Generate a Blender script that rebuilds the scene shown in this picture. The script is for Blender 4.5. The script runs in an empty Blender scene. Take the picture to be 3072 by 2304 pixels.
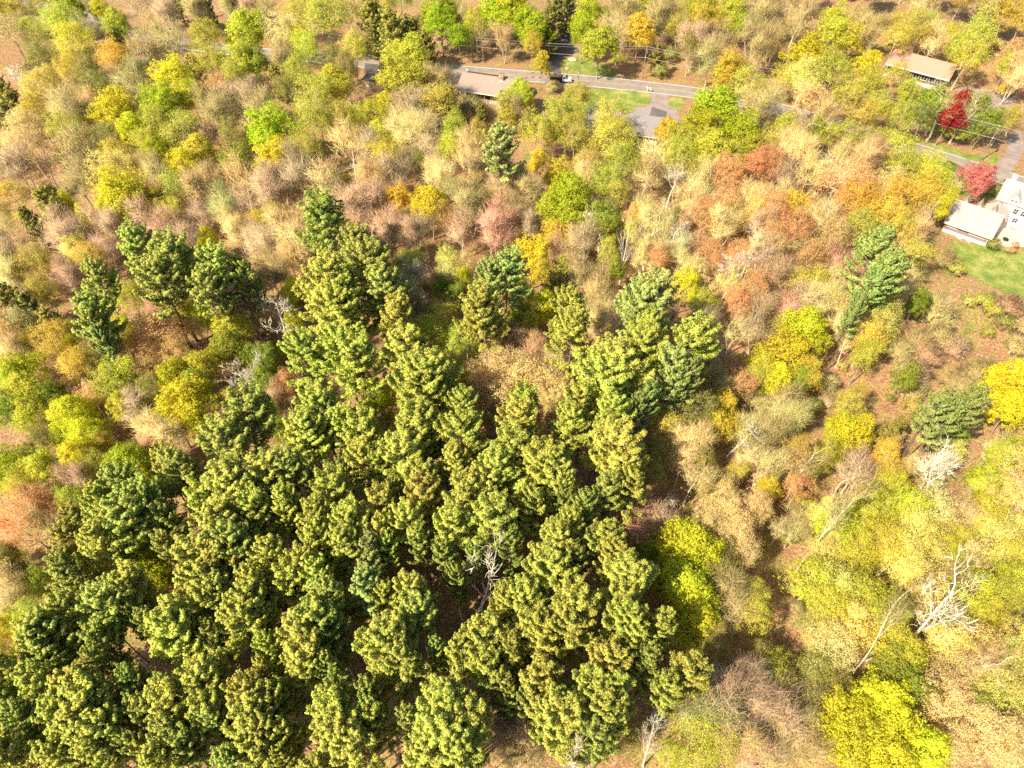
import bpy, bmesh, math, random
import numpy as np
from mathutils import Vector, Matrix

# ------------------------------------------------------------------ camera, sky, sun, exposure
SC = bpy.context.scene
COL = SC.collection
CAM_H = 112.0
PITCH = math.radians(50)          # downward tilt of the view
HFOV = math.radians(72)
FPX = 1536 / math.tan(HFOV / 2)   # focal length in pixels of the 3072 px wide photograph
cam = bpy.data.cameras.new("camera")
cam.sensor_width = 36
cam.lens = 18 / math.tan(HFOV / 2)
cam.clip_start = 1
cam.clip_end = 6000
camo = bpy.data.objects.new("camera", cam)
camo.location = (0, 0, CAM_H)
camo.rotation_euler = (math.pi / 2 - PITCH, 0, 0)
COL.objects.link(camo)
SC.camera = camo

SUN_EL = math.radians(47)
SUN_AZ = math.atan2(-0.80, -0.60)      # compass angle from +Y towards +X of the place the sun stands at
w = bpy.data.worlds.new("World")
SC.world = w
w.use_nodes = True
nt = w.node_tree
bg = nt.nodes["Background"]
sky = nt.nodes.new("ShaderNodeTexSky")
sky.sky_type = 'NISHITA'
sky.sun_disc = False
sky.sun_elevation = SUN_EL
sky.sun_rotation = SUN_AZ
sky.air_density = 1.0
sky.dust_density = 2.0
nt.links.new(sky.outputs[0], bg.inputs[0])
bg.inputs[1].default_value = 0.10
sl = bpy.data.lights.new("sun", 'SUN')
sl.energy = 5.0
sl.angle = math.radians(0.55)
sl.color = (1.0, 0.88, 0.64)
so = bpy.data.objects.new("sun", sl)
sd = Vector((math.sin(SUN_AZ) * math.cos(SUN_EL), math.cos(SUN_AZ) * math.cos(SUN_EL), math.sin(SUN_EL)))
so.rotation_euler = sd.to_track_quat('Z', 'Y').to_euler()
so.location = sd * 300
COL.objects.link(so)
SC.view_settings.view_transform = 'Standard'
SC.view_settings.look = 'None'
SC.view_settings.gamma = 1
SC.view_settings.exposure = 0.88
SC.cycles.use_denoising = False

rng = np.random.default_rng(7)
random.seed(7)

# ------------------------------------------------------------------ terrain and unprojection
ROADPX = [(-150, -62), (0, -28), (150, 15), (240, 50), (400, 98), (540, 130), (700, 152), (850, 165), (1000, 178), (1266, 203), (1500, 222), (1731, 240),
          (1952, 262), (2100, 281), (2272, 312), (2362, 334), (2500, 372), (2760, 453), (2909, 500), (3072, 552), (3250, 612), (3450, 690)]


def ray(x, y):
    u = (x - 1536) / FPX
    v = (1152 - y) / FPX
    return (u, v * math.sin(PITCH) + math.cos(PITCH), v * math.cos(PITCH) - math.sin(PITCH))


def un(x, y, z=0.0):
    d = ray(x, y)
    t = (z - CAM_H) / d[2]
    return (d[0] * t, d[1] * t, t)


def proj(x, y, z):
    dz = z - CAM_H
    fwd = y * math.cos(PITCH) - dz * math.sin(PITCH)
    up = y * math.sin(PITCH) + dz * math.cos(PITCH)
    return (1536 + x / fwd * FPX, 1152 - up / fwd * FPX)


ROAD = np.array([un(a, b)[:2] for a, b in ROADPX])
RAV = np.array([un(a, b)[:2] for a, b in [(2340, 2500), (2345, 2080), (2350, 1780), (2390, 1640), (2330, 1500), (2270, 1400), (2230, 1200), (2180, 1050)]])


def poly_dist(P, x, y):
    """signed distance (positive on the left side of travel) from points to a polyline"""
    x = np.asarray(x, float); y = np.asarray(y, float)
    best = np.full(x.shape, 1e9); sgn = np.ones(x.shape)
    for a, b in zip(P[:-1], P[1:]):
        ab = b - a
        t = np.clip(((x - a[0]) * ab[0] + (y - a[1]) * ab[1]) / (ab @ ab), 0, 1)
        dx = x - a[0] - t * ab[0]; dy = y - a[1] - t * ab[1]
        d = np.hypot(dx, dy)
        s = np.sign(ab[0] * (y - a[1]) - ab[1] * (x - a[0]))
        m = d < best
        best = np.where(m, d, best); sgn = np.where(m, s, sgn)
    return best * np.where(sgn == 0, 1, sgn)


FLATS = [(-10, 212, 18), (33, 190, 22), (115, 143, 20), (128, 150, 18), (118, 222, 26), (-48, 226, 10), (140, 200, 18), (44, 205, 18), (124, 128, 16)]


BANKS = [(-17.3, 210.2, 2.5, 206.4, 2.4), (19.8, 187.0, 42.5, 182.0, 1.7)]      # drops below the terraces of two houses


def ss(a, b, v):
    t = np.clip((v - a) / (b - a), 0, 1)
    return t * t * (3 - 2 * t)


def ter(x, y):
    x = np.asarray(x, float); y = np.asarray(y, float)
    d = poly_dist(ROAD, x, y)
    m = ss(6, 26, np.abs(d))
    for fx, fy, fr in FLATS:
        m = m * ss(fr, fr + 14, np.hypot(x - fx, y - fy))
    hill = 0.11 * np.clip(d - 8, 0, 70) + 0.02 * np.clip(d - 78, 0, 500)
    fall = -0.05 * np.clip(-d - 30, 0, 60)
    und = 0.7 * np.sin(x / 15.0 + 0.6) * np.sin(y / 12.0) + 0.45 * np.sin(x / 6.3 + y / 8.1) + 0.25 * np.sin(x / 3.1 - y / 4.2)
    rv = np.abs(poly_dist(RAV, x, y))
    bank = 0
    for (ax, ay, bx, by, dep) in BANKS:
        ux, uy = bx - ax, by - ay; Lb = math.hypot(ux, uy); ux /= Lb; uy /= Lb
        s = (x - ax) * ux + (y - ay) * uy; dd = (x - ax) * uy - (y - ay) * ux
        bank = bank - dep * ss(0.0, 2.5, dd) * (1 - ss(14, 40, dd)) * ss(-9, -2, s) * (1 - ss(Lb + 2, Lb + 9, s))
    return bank + m * (hill + fall + und) - 3.2 * np.exp(-(rv / 5.0) ** 2)


def unt(x, y, dz=0.0):
    z = dz
    for _ in range(5):
        p = un(x, y, z)
        z = float(ter(p[0], p[1])) + dz
    return Vector((p[0], p[1], z)), p[2]


# ------------------------------------------------------------------ materials
def newmat(name):
    m = bpy.data.materials.new(name)
    m.use_nodes = True
    n = m.node_tree
    b = n.nodes["Principled BSDF"]
    return m, n, b


def N(n, t, **k):
    o = n.nodes.new(t)
    for a, v in k.items():
        setattr(o, a, v)
    return o


def mixrgb(n, a, b, f, mode='MIX'):
    m = N(n, "ShaderNodeMix", data_type='RGBA', blend_type=mode)
    for sock, v in ((6, a), (7, b), (0, f)):
        if hasattr(v, 'links') or hasattr(v, 'is_linked'):
            n.links.new(v, m.inputs[sock])
        else:
            m.inputs[sock].default_value = v if sock == 0 else (*v, 1) if len(v) == 3 else v
    return m.outputs[2]


def ramp(n, src, stops):
    r = N(n, "ShaderNodeValToRGB")
    e = r.color_ramp.elements
    while len(e) < len(stops):
        e.new(0.5)
    for i, (p, c) in enumerate(stops):
        e[i].position = p
        e[i].color = (*c, 1)
    n.links.new(src, r.inputs[0])
    return r.outputs[0]


def noise(n, scale, detail=4, rough=0.6, coord=None):
    t = N(n, "ShaderNodeTexNoise")
    t.inputs['Scale'].default_value = scale
    t.inputs['Detail'].default_value = detail
    t.inputs['Roughness'].default_value = rough
    if coord is not None:
        n.links.new(coord, t.inputs[0])
    return t.outputs[0]


def plain(name, c, rough=0.8, var=0.12, scale=3.0, metal=0.0, bump=0.0):
    m, n, b = newmat(name)
    tc = N(n, "ShaderNodeTexCoord").outputs['Object']
    f = noise(n, scale, 5, 0.65, tc)
    d = tuple(max(0, v * (1 - var * 2)) for v in c); l = tuple(min(1, v * (1 + var)) for v in c)
    n.links.new(ramp(n, f, [(0.3, d), (0.7, l)]), b.inputs['Base Color'])
    b.inputs['Roughness'].default_value = rough
    b.inputs['Metallic'].default_value = metal
    if bump:
        bp = N(n, "ShaderNodeBump"); bp.inputs['Strength'].default_value = bump; bp.inputs['Distance'].default_value = 0.05
        n.links.new(noise(n, scale * 6, 4, 0.6, tc), bp.inputs['Height'])
        n.links.new(bp.outputs[0], b.inputs['Normal'])
    return m


def leafmat(name, transl=0.3, tip=(1.0, 1.0, 1.0), tipmix=0.0, var=0.35, tint=None):
    """foliage: the object's own colour, varied leaf by leaf through the mesh attribute 'v'"""
    m, n, b = newmat(name)
    if tint:
        rgb = N(n, "ShaderNodeRGB"); rgb.outputs[0].default_value = (*tint, 1); src = rgb.outputs[0]
    else:
        src = N(n, "ShaderNodeObjectInfo").outputs['Color']
    at = N(n, "ShaderNodeAttribute", attribute_name='v')
    sep = N(n, "ShaderNodeSeparateColor")
    n.links.new(at.outputs['Color'], sep.inputs[0])
    mr = N(n, "ShaderNodeMapRange")
    mr.inputs[3].default_value = 1 - var; mr.inputs[4].default_value = 1 + var
    n.links.new(sep.outputs[0], mr.inputs[0])
    vm = N(n, "ShaderNodeVectorMath", operation='SCALE')
    n.links.new(src, vm.inputs[0]); n.links.new(mr.outputs[0], vm.inputs['Scale'])
    col = vm.outputs[0]
    if tipmix:
        mm = N(n, "ShaderNodeMath", operation='MULTIPLY'); mm.inputs[1].default_value = tipmix
        n.links.new(sep.outputs[1], mm.inputs[0])
        col = mixrgb(n, col, tip, mm.outputs[0])
    hs = N(n, "ShaderNodeHueSaturation")
    h = N(n, "ShaderNodeMapRange"); h.inputs[3].default_value = 0.485; h.inputs[4].default_value = 0.515
    n.links.new(sep.outputs[2], h.inputs[0]); n.links.new(h.outputs[0], hs.inputs['Hue'])
    n.links.new(col, hs.inputs['Color'])
    col = hs.outputs[0]
    n.links.new(col, b.inputs['Base Color'])
    b.inputs['Roughness'].default_value = 0.6
    b.inputs['Specular IOR Level'].default_value = 0.25
    if transl:
        tr = N(n, "ShaderNodeBsdfTranslucent"); n.links.new(col, tr.inputs[0])
        mx = N(n, "ShaderNodeMixShader"); mx.inputs[0].default_value = transl
        n.links.new(b.outputs[0], mx.inputs[1]); n.links.new(tr.outputs[0], mx.inputs[2])
        n.links.new(mx.outputs[0], n.nodes['Material Output'].inputs[0])
    return m


def barkmat():
    m, n, b = newmat("bark")
    src = N(n, "ShaderNodeObjectInfo").outputs['Color']
    tc = N(n, "ShaderNodeTexCoord").outputs['Object']
    mp = N(n, "ShaderNodeMapping"); mp.inputs['Scale'].default_value = (4, 4, 0.8)
    n.links.new(tc, mp.inputs[0])
    f = noise(n, 2.0, 6, 0.7, mp.outputs[0])
    mr = N(n, "ShaderNodeMapRange"); mr.inputs[1].default_value = 0.3; mr.inputs[2].default_value = 0.7
    mr.inputs[3].default_value = 0.55; mr.inputs[4].default_value = 1.25
    n.links.new(f, mr.inputs[0])
    vm = N(n, "ShaderNodeVectorMath", operation='SCALE')
    n.links.new(src, vm.inputs[0]); n.links.new(mr.outputs[0], vm.inputs['Scale'])
    n.links.new(vm.outputs[0], b.inputs['Base Color'])
    b.inputs['Roughness'].default_value = 0.9
    bp = N(n, "ShaderNodeBump"); bp.inputs['Strength'].default_value = 0.5; bp.inputs['Distance'].default_value = 0.05
    n.links.new(f, bp.inputs['Height']); n.links.new(bp.outputs[0], b.inputs['Normal'])
    return m


def groundmat():
    m, n, b = newmat("leaf_litter")
    tc = N(n, "ShaderNodeTexCoord").outputs['Object']
    big = noise(n, 0.035, 4, 0.6, tc)
    mid = noise(n, 0.35, 5, 0.65, tc)
    fine = noise(n, 3.0, 6, 0.8, tc)
    vo = N(n, "ShaderNodeTexVoronoi"); vo.inputs['Scale'].default_value = 4.0
    n.links.new(tc, vo.inputs['Vector'])
    a = ramp(n, fine, [(0.30, (0.15, 0.065, 0.03)), (0.45, (0.34, 0.165, 0.085)), (0.58, (0.50, 0.29, 0.17)), (0.75, (0.68, 0.47, 0.31))])
    c = ramp(n, fine, [(0.30, (0.16, 0.11, 0.03)), (0.5, (0.38, 0.28, 0.09)), (0.7, (0.60, 0.46, 0.18))])
    g = ramp(n, fine, [(0.3, (0.08, 0.12, 0.02)), (0.7, (0.30, 0.34, 0.06))])
    f1 = ramp(n, mid, [(0.45, (0, 0, 0)), (0.60, (1, 1, 1))])
    f2 = ramp(n, big, [(0.52, (0, 0, 0)), (0.62, (1, 1, 1))])
    x = mixrgb(n, a, c, f1)
    mm = N(n, "ShaderNodeMath", operation='MULTIPLY')
    n.links.new(f2, mm.inputs[0]); n.links.new(f1, mm.inputs[1])
    x = mixrgb(n, x, g, mm.outputs[0])
    # single leaves, each of its own colour
    bw = N(n, "ShaderNodeSeparateColor"); n.links.new(vo.outputs['Color'], bw.inputs[0])
    mr = N(n, "ShaderNodeMapRange"); mr.inputs[3].default_value = 0.50; mr.inputs[4].default_value = 1.05
    n.links.new(bw.outputs[0], mr.inputs[0])
    vm = N(n, "ShaderNodeVectorMath", operation='SCALE')
    n.links.new(x, vm.inputs[0]); n.links.new(mr.outputs[0], vm.inputs['Scale'])
    n.links.new(vm.outputs[0], b.inputs['Base Color'])
    b.inputs['Roughness'].default_value = 0.95
    bp = N(n, "ShaderNodeBump"); bp.inputs['Strength'].default_value = 0.8; bp.inputs['Distance'].default_value = 0.12
    n.links.new(fine, bp.inputs['Height']); n.links.new(bp.outputs[0], b.inputs['Normal'])
    return m


def grassmat():
    m, n, b = newmat("lawn_grass")
    tc = N(n, "ShaderNodeTexCoord").outputs['Object']
    f = noise(n, 0.25, 5, 0.6, tc); q = noise(n, 4, 5, 0.8, tc)
    a = ramp(n, f, [(0.35, (0.13, 0.20, 0.03)), (0.5, (0.22, 0.27, 0.05)), (0.66, (0.42, 0.38, 0.12))])
    d = ramp(n, q, [(0.3, (0.6, 0.6, 0.6)), (0.7, (1.15, 1.15, 1.15))])
    n.links.new(mixrgb(n, a, d, 1.0, 'MULTIPLY'), b.inputs['Base Color'])
    b.inputs['Roughness'].default_value = 0.9
    return m


def asphalt(name, c, streak=True):
    m, n, b = newmat(name)
    tc = N(n, "ShaderNodeTexCoord").outputs['Object']
    f = noise(n, 0.4, 5, 0.6, tc); q = noise(n, 9, 3, 0.8, tc)
    a = ramp(n, f, [(0.3, tuple(v * 0.78 for v in c)), (0.7, tuple(v * 1.15 for v in c))])
    d = ramp(n, q, [(0.3, (0.8, 0.8, 0.8)), (0.7, (1.15, 1.15, 1.15))])
    n.links.new(mixrgb(n, a, d, 1.0, 'MULTIPLY'), b.inputs['Base Color'])
    b.inputs['Roughness'].default_value = 0.85
    return m


def bandmat(name, c1, c2, axis, per, duty=0.1, rough=0.8):
    """courses / clapboards / shingle rows: thin darker lines every 'per' metres along a local axis, plus noise"""
    m, n, b = newmat(name)
    tc = N(n, "ShaderNodeTexCoord").outputs['Object']
    sp = N(n, "ShaderNodeSeparateXYZ"); n.links.new(tc, sp.inputs[0])
    mu = N(n, "ShaderNodeMath", operation='MULTIPLY'); mu.inputs[1].default_value = 1 / per
    n.links.new(sp.outputs[axis], mu.inputs[0])
    fr = N(n, "ShaderNodeMath", operation='FRACT'); n.links.new(mu.outputs[0], fr.inputs[0])
    lt = N(n, "ShaderNodeMath", operation='LESS_THAN'); lt.inputs[1].default_value = duty
    n.links.new(fr.outputs[0], lt.inputs[0])
    q = noise(n, 2.2, 5, 0.7, tc)
    a = ramp(n, q, [(0.3, tuple(v * 0.82 for v in c1)), (0.7, tuple(min(1, v * 1.12) for v in c1))])
    n.links.new(mixrgb(n, a, c2, lt.outputs[0]), b.inputs['Base Color'])
    b.inputs['Roughness'].default_value = rough
    return m


def stonemat(name, c1, c2, c3, scale=1.6):
    m, n, b = newmat(name)
    tc = N(n, "ShaderNodeTexCoord").outputs['Object']
    vo = N(n, "ShaderNodeTexVoronoi"); vo.inputs['Scale'].default_value = scale
    n.links.new(tc, vo.inputs['Vector'])
    sp = N(n, "ShaderNodeSeparateColor"); n.links.new(vo.outputs['Color'], sp.inputs[0])
    a = ramp(n, sp.outputs[0], [(0.0, c1), (0.5, c2), (1.0, c3)])
    ve = N(n, "ShaderNodeTexVoronoi", feature='DISTANCE_TO_EDGE'); ve.inputs['Scale'].default_value = scale
    n.links.new(tc, ve.inputs['Vector'])
    e = ramp(n, ve.outputs[0], [(0.02, (0, 0, 0)), (0.08, (1, 1, 1))])
    n.links.new(mixrgb(n, tuple(v * 0.4 for v in c1), a, e), b.inputs['Base Color'])
    b.inputs['Roughness'].default_value = 0.9
    bp = N(n, "ShaderNodeBump"); bp.inputs['Strength'].default_value = 0.7; bp.inputs['Distance'].default_value = 0.08
    n.links.new(ve.outputs[0], bp.inputs['Height']); n.links.new(bp.outputs[0], b.inputs['Normal'])
    return m


M = dict(
    ground=groundmat(), grass=grassmat(), bark=barkmat(),
    needle=leafmat("pine_needles", 0.3, (0.80, 0.72, 0.16), 0.8, 0.25),
    leaf=leafmat("leaves", 0.38, var=0.22), twig=leafmat("twigs", 0.0, var=0.18),
    road=asphalt("road_asphalt", (0.27, 0.235, 0.215)), drive=asphalt("driveway_asphalt", (0.30, 0.235, 0.215)),
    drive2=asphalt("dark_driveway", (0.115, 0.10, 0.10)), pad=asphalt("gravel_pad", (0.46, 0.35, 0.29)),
    white=plain("white_paint", (0.82, 0.80, 0.76), 0.6, 0.04), yellow=plain("yellow_line_paint", (0.62, 0.36, 0.05), 0.7, 0.1),
    lwhite=plain("line_paint", (0.75, 0.70, 0.64), 0.7, 0.12, 1.2),
    black=plain("black_plastic", (0.02, 0.02, 0.022), 0.5), dark=plain("opening_shade", (0.03, 0.025, 0.022), 0.9),  # dark: near-black colour that holds the shade inside openings
    glass=plain("window_glass", (0.04, 0.05, 0.06), 0.15), chrome=plain("galvanized_metal", (0.55, 0.55, 0.55), 0.35, 0.1, 3, 0.6),
    brownroof=bandmat("brown_shingles", (0.33, 0.25, 0.215), (0.24, 0.18, 0.155), 1, 0.42, 0.16),
    greyroof=bandmat("grey_shingles", (0.255, 0.225, 0.225), (0.20, 0.175, 0.18), 1, 0.42, 0.14),
    paleroof=bandmat("pale_shingles", (0.46, 0.39, 0.35), (0.37, 0.31, 0.28), 1, 0.42, 0.14),
    pinkroof=bandmat("pink_shingles", (0.50, 0.27, 0.21), (0.42, 0.22, 0.17), 1, 0.42, 0.14),
    siding=bandmat("mauve_grey_clapboard", (0.30, 0.225, 0.225), (0.19, 0.14, 0.14), 2, 0.22, 0.18),
    wsiding=bandmat("white_clapboard", (0.85, 0.82, 0.77), (0.62, 0.60, 0.57), 2, 0.22, 0.14),
    bsiding=bandmat("dark_brown_siding", (0.12, 0.08, 0.065), (0.05, 0.035, 0.03), 2, 0.25, 0.15),
    stone=stonemat("fieldstone", (0.28, 0.19, 0.13), (0.52, 0.38, 0.26), (0.70, 0.56, 0.42)),
    pstone=stonemat("pale_stone", (0.52, 0.44, 0.33), (0.70, 0.62, 0.50), (0.85, 0.78, 0.66), 1.2),
    brick=bandmat("red_brick", (0.36, 0.11, 0.06), (0.30, 0.22, 0.18), 2, 0.12, 0.16),
    wood=plain("weathered_pole_wood", (0.30, 0.22, 0.16), 0.85, 0.25, 2), wire=plain("cable", (0.34, 0.31, 0.29), 0.5),
    tan=plain("tan_tarp_load", (0.55, 0.39, 0.26), 0.9, 0.3, 1.5, 0, 0.4), orange=plain("orange_plastic", (0.75, 0.16, 0.03), 0.5),
    red=plain("red_paint", (0.55, 0.05, 0.02), 0.4), teal=plain("teal_paint", (0.10, 0.42, 0.46), 0.5),
    plaster=plain("tan_plaster", (0.62, 0.47, 0.33), 0.9, 0.25, 1.2, 0, 0.3), tyre=plain("tyre_rubber", (0.02, 0.02, 0.02), 0.8),
    rock=plain("grey_boulder", (0.45, 0.38, 0.31), 0.9, 0.3, 2, 0, 0.6), water=plain("stream_water", (0.05, 0.035, 0.02), 0.12),
    patio=plain("patio_gravel", (0.64, 0.50, 0.40), 0.95, 0.12, 6),
)


# ------------------------------------------------------------------ object helpers
def tag(o, label=None, cat=None, group=None, kind=None):
    if label: o['label'] = label
    if cat: o['category'] = cat
    if group: o['group'] = group
    if kind: o['kind'] = kind
    return o


def empty(name, loc, rz=0.0):
    o = bpy.data.objects.new(name, None)
    o.location = loc
    o.rotation_euler = (0, 0, rz)
    o.empty_display_size = 0.3
    COL.objects.link(o)
    return o


class MB:
    """collects shapes and links them as one mesh object"""
    def __init__(s):
        s.v = []; s.f = []; s.mi = []

    def add(s, vs, fs, mi=0):
        b = len(s.v)
        s.v += [tuple(v) for v in vs]
        s.f += [tuple(i + b for i in f) for f in fs]
        s.mi += [mi] * len(fs)

    def box(s, x0, x1, y0, y1, z0, z1, mi=0, taper=0.0):
        t = taper
        s.add([(x0, y0, z0), (x1, y0, z0), (x1, y1, z0), (x0, y1, z0), (x0 + t, y0 + t, z1), (x1 - t, y0 + t, z1), (x1 - t, y1 - t, z1), (x0 + t, y1 - t, z1)],
              [(0, 3, 2, 1), (4, 5, 6, 7), (0, 1, 5, 4), (1, 2, 6, 5), (2, 3, 7, 6), (3, 0, 4, 7)], mi)

    def prism(s, prof, x0, x1, mi=0):
        """profile in (y,z) extruded along x"""
        n = len(prof)
        s.add([(x0, a, b) for a, b in prof] + [(x1, a, b) for a, b in prof],
              [tuple(range(n))[::-1], tuple(range(n, 2 * n))] + [(i, (i + 1) % n, n + (i + 1) % n, n + i) for i in range(n)], mi)

    def tube(s, p, q, r0, r1, n=8, mi=0, cap=True):
        p = Vector(p); q = Vector(q); d = (q - p).normalized()
        a = d.orthogonal().normalized(); b = d.cross(a)
        vs = [p + (a * math.cos(2 * math.pi * i / n) + b * math.sin(2 * math.pi * i / n)) * r0 for i in range(n)]
        vs += [q + (a * math.cos(2 * math.pi * i / n) + b * math.sin(2 * math.pi * i / n)) * r1 for i in range(n)]
        fs = [(i, (i + 1) % n, n + (i + 1) % n, n + i) for i in range(n)]
        if cap: fs += [tuple(range(n))[::-1], tuple(range(n, 2 * n))]
        s.add(vs, fs, mi)

    def blob(s, c, r, seed=0, amp=0.2, sub=2, mi=0):
        bm = bmesh.new()
        bmesh.ops.create_icosphere(bm, subdivisions=sub, radius=1)
        g = np.random.default_rng(seed)
        k = g.normal(size=(4, 3)) * 2
        vs = []
        for v in bm.verts:
            d = 1 + amp * sum(math.sin(k[i] @ np.array(v.co) + i) for i in range(4)) / 2
            vs.append((c[0] + v.co.x * r[0] * d, c[1] + v.co.y * r[1] * d, c[2] + v.co.z * r[2] * d))
        s.add(vs, [[v.index for v in f.verts] for f in bm.faces], mi)
        bm.free()

    def build(s, name, mats, parent=None, smooth=False, bevel=0.0):
        me = bpy.data.meshes.new(name)
        me.from_pydata(s.v, [], s.f)
        for m in (mats if isinstance(mats, (list, tuple)) else [mats]):
            me.materials.append(m)
        me.polygons.foreach_set("material_index", s.mi)
        if smooth:
            me.polygons.foreach_set("use_smooth", [True] * len(s.f))
        me.update()
        o = bpy.data.objects.new(name, me)
        COL.objects.link(o)
        if parent: o.parent = parent
        if bevel:
            bv = o.modifiers.new("bevel", 'BEVEL'); bv.width = bevel; bv.segments = 2
        return o


def npmesh(name, V, F, mats, mi=None, attr=None, nrm=None, smooth=True):
    """V (n,3), F (m,k) all faces of k corners"""
    me = bpy.data.meshes.new(name)
    V = np.asarray(V, np.float32); F = np.asarray(F, np.int32)
    me.vertices.add(len(V)); me.vertices.foreach_set("co", V.ravel())
    k = F.shape[1]
    if nrm is not None:      # wind every face so that it looks the way its normals do
        nrm = np.asarray(nrm, np.float32)
        fn = np.cross(V[F[:, 1]] - V[F[:, 0]], V[F[:, 2]] - V[F[:, 0]])
        bad = (fn * nrm[F].mean(1)).sum(1) < 0
        F = np.where(bad[:, None], F[:, ::-1], F).astype(np.int32)
    me.loops.add(F.size); me.loops.foreach_set("vertex_index", F.ravel())
    me.polygons.add(len(F))
    me.polygons.foreach_set("loop_start", np.arange(0, F.size, k, dtype=np.int32))
    me.polygons.foreach_set("loop_total", np.full(len(F), k, np.int32))
    for m in mats: me.materials.append(m)
    if mi is not None: me.polygons.foreach_set("material_index", np.asarray(mi, np.int32))
    if smooth: me.polygons.foreach_set("use_smooth", np.ones(len(F), bool))
    me.update(calc_edges=True)
    if attr is not None:
        a = me.color_attributes.new("v", 'FLOAT_COLOR', 'POINT')
        c = np.ones((len(V), 4), np.float32); c[:, :3] = attr
        a.data.foreach_set("color", c.ravel())
    if nrm is not None:
        me.normals_split_custom_set_from_vertices(np.asarray(nrm, np.float32).tolist())
    return me


# ------------------------------------------------------------------ ground, road, lawns, driveways
def axis(lo, hi, step, far_lo, far_hi):
    a = list(np.arange(lo, hi + 0.01, step))
    return np.array([far_lo, (far_lo + lo * 2) / 3, lo - 60, lo - 20] + a + [hi + 20, hi + 60, (far_hi + hi * 2) / 3, far_hi], float)


gx = axis(-250, 250, 2.0, -2500, 2500); gy = axis(0, 360, 2.0, -1500, 4000)
X, Y = np.meshgrid(gx, gy)
Z = ter(X, Y) + np.random.default_rng(3).normal(0, 0.05, X.shape) * ss(8, 20, np.abs(poly_dist(ROAD, X, Y)))
for fx, fy, fr in FLATS:
    Z = np.where((np.hypot(X - fx, Y - fy) < fr) & (Z > 0), 0.0, Z)
nx, ny = len(gx), len(gy)
idx = np.arange(nx * ny).reshape(ny, nx)
F = np.stack([idx[:-1, :-1], idx[:-1, 1:], idx[1:, 1:], idx[1:, :-1]], -1).reshape(-1, 4)
me = npmesh("ground", np.stack([X, Y, Z], -1).reshape(-1, 3), F, [M['ground']])
g = bpy.data.objects.new("ground", me); COL.objects.link(g)
tag(g, "brown leaf covered forest floor", kind="structure")


def resample(P, step):
    P = np.asarray(P, float)
    # Catmull-Rom smoothing
    out = []
    for i in range(len(P) - 1):
        p0 = P[max(i - 1, 0)]; p1 = P[i]; p2 = P[i + 1]; p3 = P[min(i + 2, len(P) - 1)]
        n = max(2, int(np.linalg.norm(p2 - p1) / step))
        for t in np.arange(n) / n:
            out.append(0.5 * ((2 * p1) + (-p0 + p2) * t + (2 * p0 - 5 * p1 + 4 * p2 - p3) * t * t + (-p0 + 3 * p1 - 3 * p2 + p3) * t ** 3))
    out.append(P[-1])
    return np.array(out)


RS = resample(ROAD, 2.5)


def strip(P, o0, o1, z, name, mat, wob=0.0):
    T = np.gradient(P, axis=0); T /= np.linalg.norm(T, axis=1)[:, None]
    Nn = np.stack([-T[:, 1], T[:, 0]], -1)
    g2 = np.random.default_rng(5)
    A = P + Nn * (o0 + g2.normal(0, 1, len(P)) * wob)[:, None] if wob else P + Nn * o0
    B = P + Nn * (o1 + g2.normal(0, 1, len(P)) * wob)[:, None] if wob else P + Nn * o1
    mb = MB()
    n = len(P)
    zz = np.full(2 * n, z)
    mb.add([(a[0], a[1], z) for a in A] + [(b[0], b[1], z) for b in B], [(i, i + 1, n + i + 1, n + i) for i in range(n - 1)])
    return mb.build(name, mat)


RW = 3.45
tag(strip(RS, -RW - 0.35, RW + 0.35, 0.012, "road", M['road'], 0.04), "two lane grey asphalt road", kind="structure")
mkb = MB()
for a, b, c in ((-RW - 0.02, -RW + 0.2, 0), (RW - 0.2, RW + 0.02, 0), (-0.23, -0.09, 1), (0.09, 0.23, 1)):
    T = np.gradient(RS, axis=0); T /= np.linalg.norm(T, axis=1)[:, None]
    Nn = np.stack([-T[:, 1], T[:, 0]], -1)
    A = RS + Nn * a; B = RS + Nn * b; n = len(RS)
    mkb.add([(q[0], q[1], 0.018) for q in A] + [(q[0], q[1], 0.018) for q in B], [(i, i + 1, n + i + 1, n + i) for i in range(n - 1)], c)
tag(mkb.build("road_markings", [M['lwhite'], M['yellow']]), "white edge lines and double yellow centre line", kind="structure")


def sheet(name, px, mat, off, label, wob=0.0, hill=False):
    """a draped ground patch from its outline"""
    P = [Vector(unt(a, b)[0]) for a, b in px]
    pts = []
    r = random.Random(name + str(px[0]))
    for i, p in enumerate(P):
        q = P[(i + 1) % len(P)]
        n = max(1, int((q - p).length / 0.8))
        for k in range(n):
            c = p.lerp(q, k / n)
            pts.append((c.x + r.uniform(-wob, wob), c.y + r.uniform(-wob, wob)))
    bm = bmesh.new()
    vs = [bm.verts.new((a, b, 0)) for a, b in pts]
    bm.faces.new(vs)
    bmesh.ops.triangulate(bm, faces=bm.faces[:])
    if hill:
        for _ in range(3):
            bmesh.ops.subdivide_edges(bm, edges=[e for e in bm.edges if e.calc_length() > 2.0], cuts=1)
        bmesh.ops.triangulate(bm, faces=bm.faces[:])
    for v in bm.verts:
        v.co.z = float(ter(v.co.x, v.co.y)) + off
    bmesh.ops.recalc_face_normals(bm, faces=bm.faces[:])
    me = bpy.data.meshes.new(name); bm.to_mesh(me); bm.free()
    if len(me.polygons) and me.polygons[0].normal.z < 0: me.flip_normals()
    me.materials.append(mat)
    o = bpy.data.objects.new(name, me); COL.objects.link(o)
    return tag(o, label, kind="structure")


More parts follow.
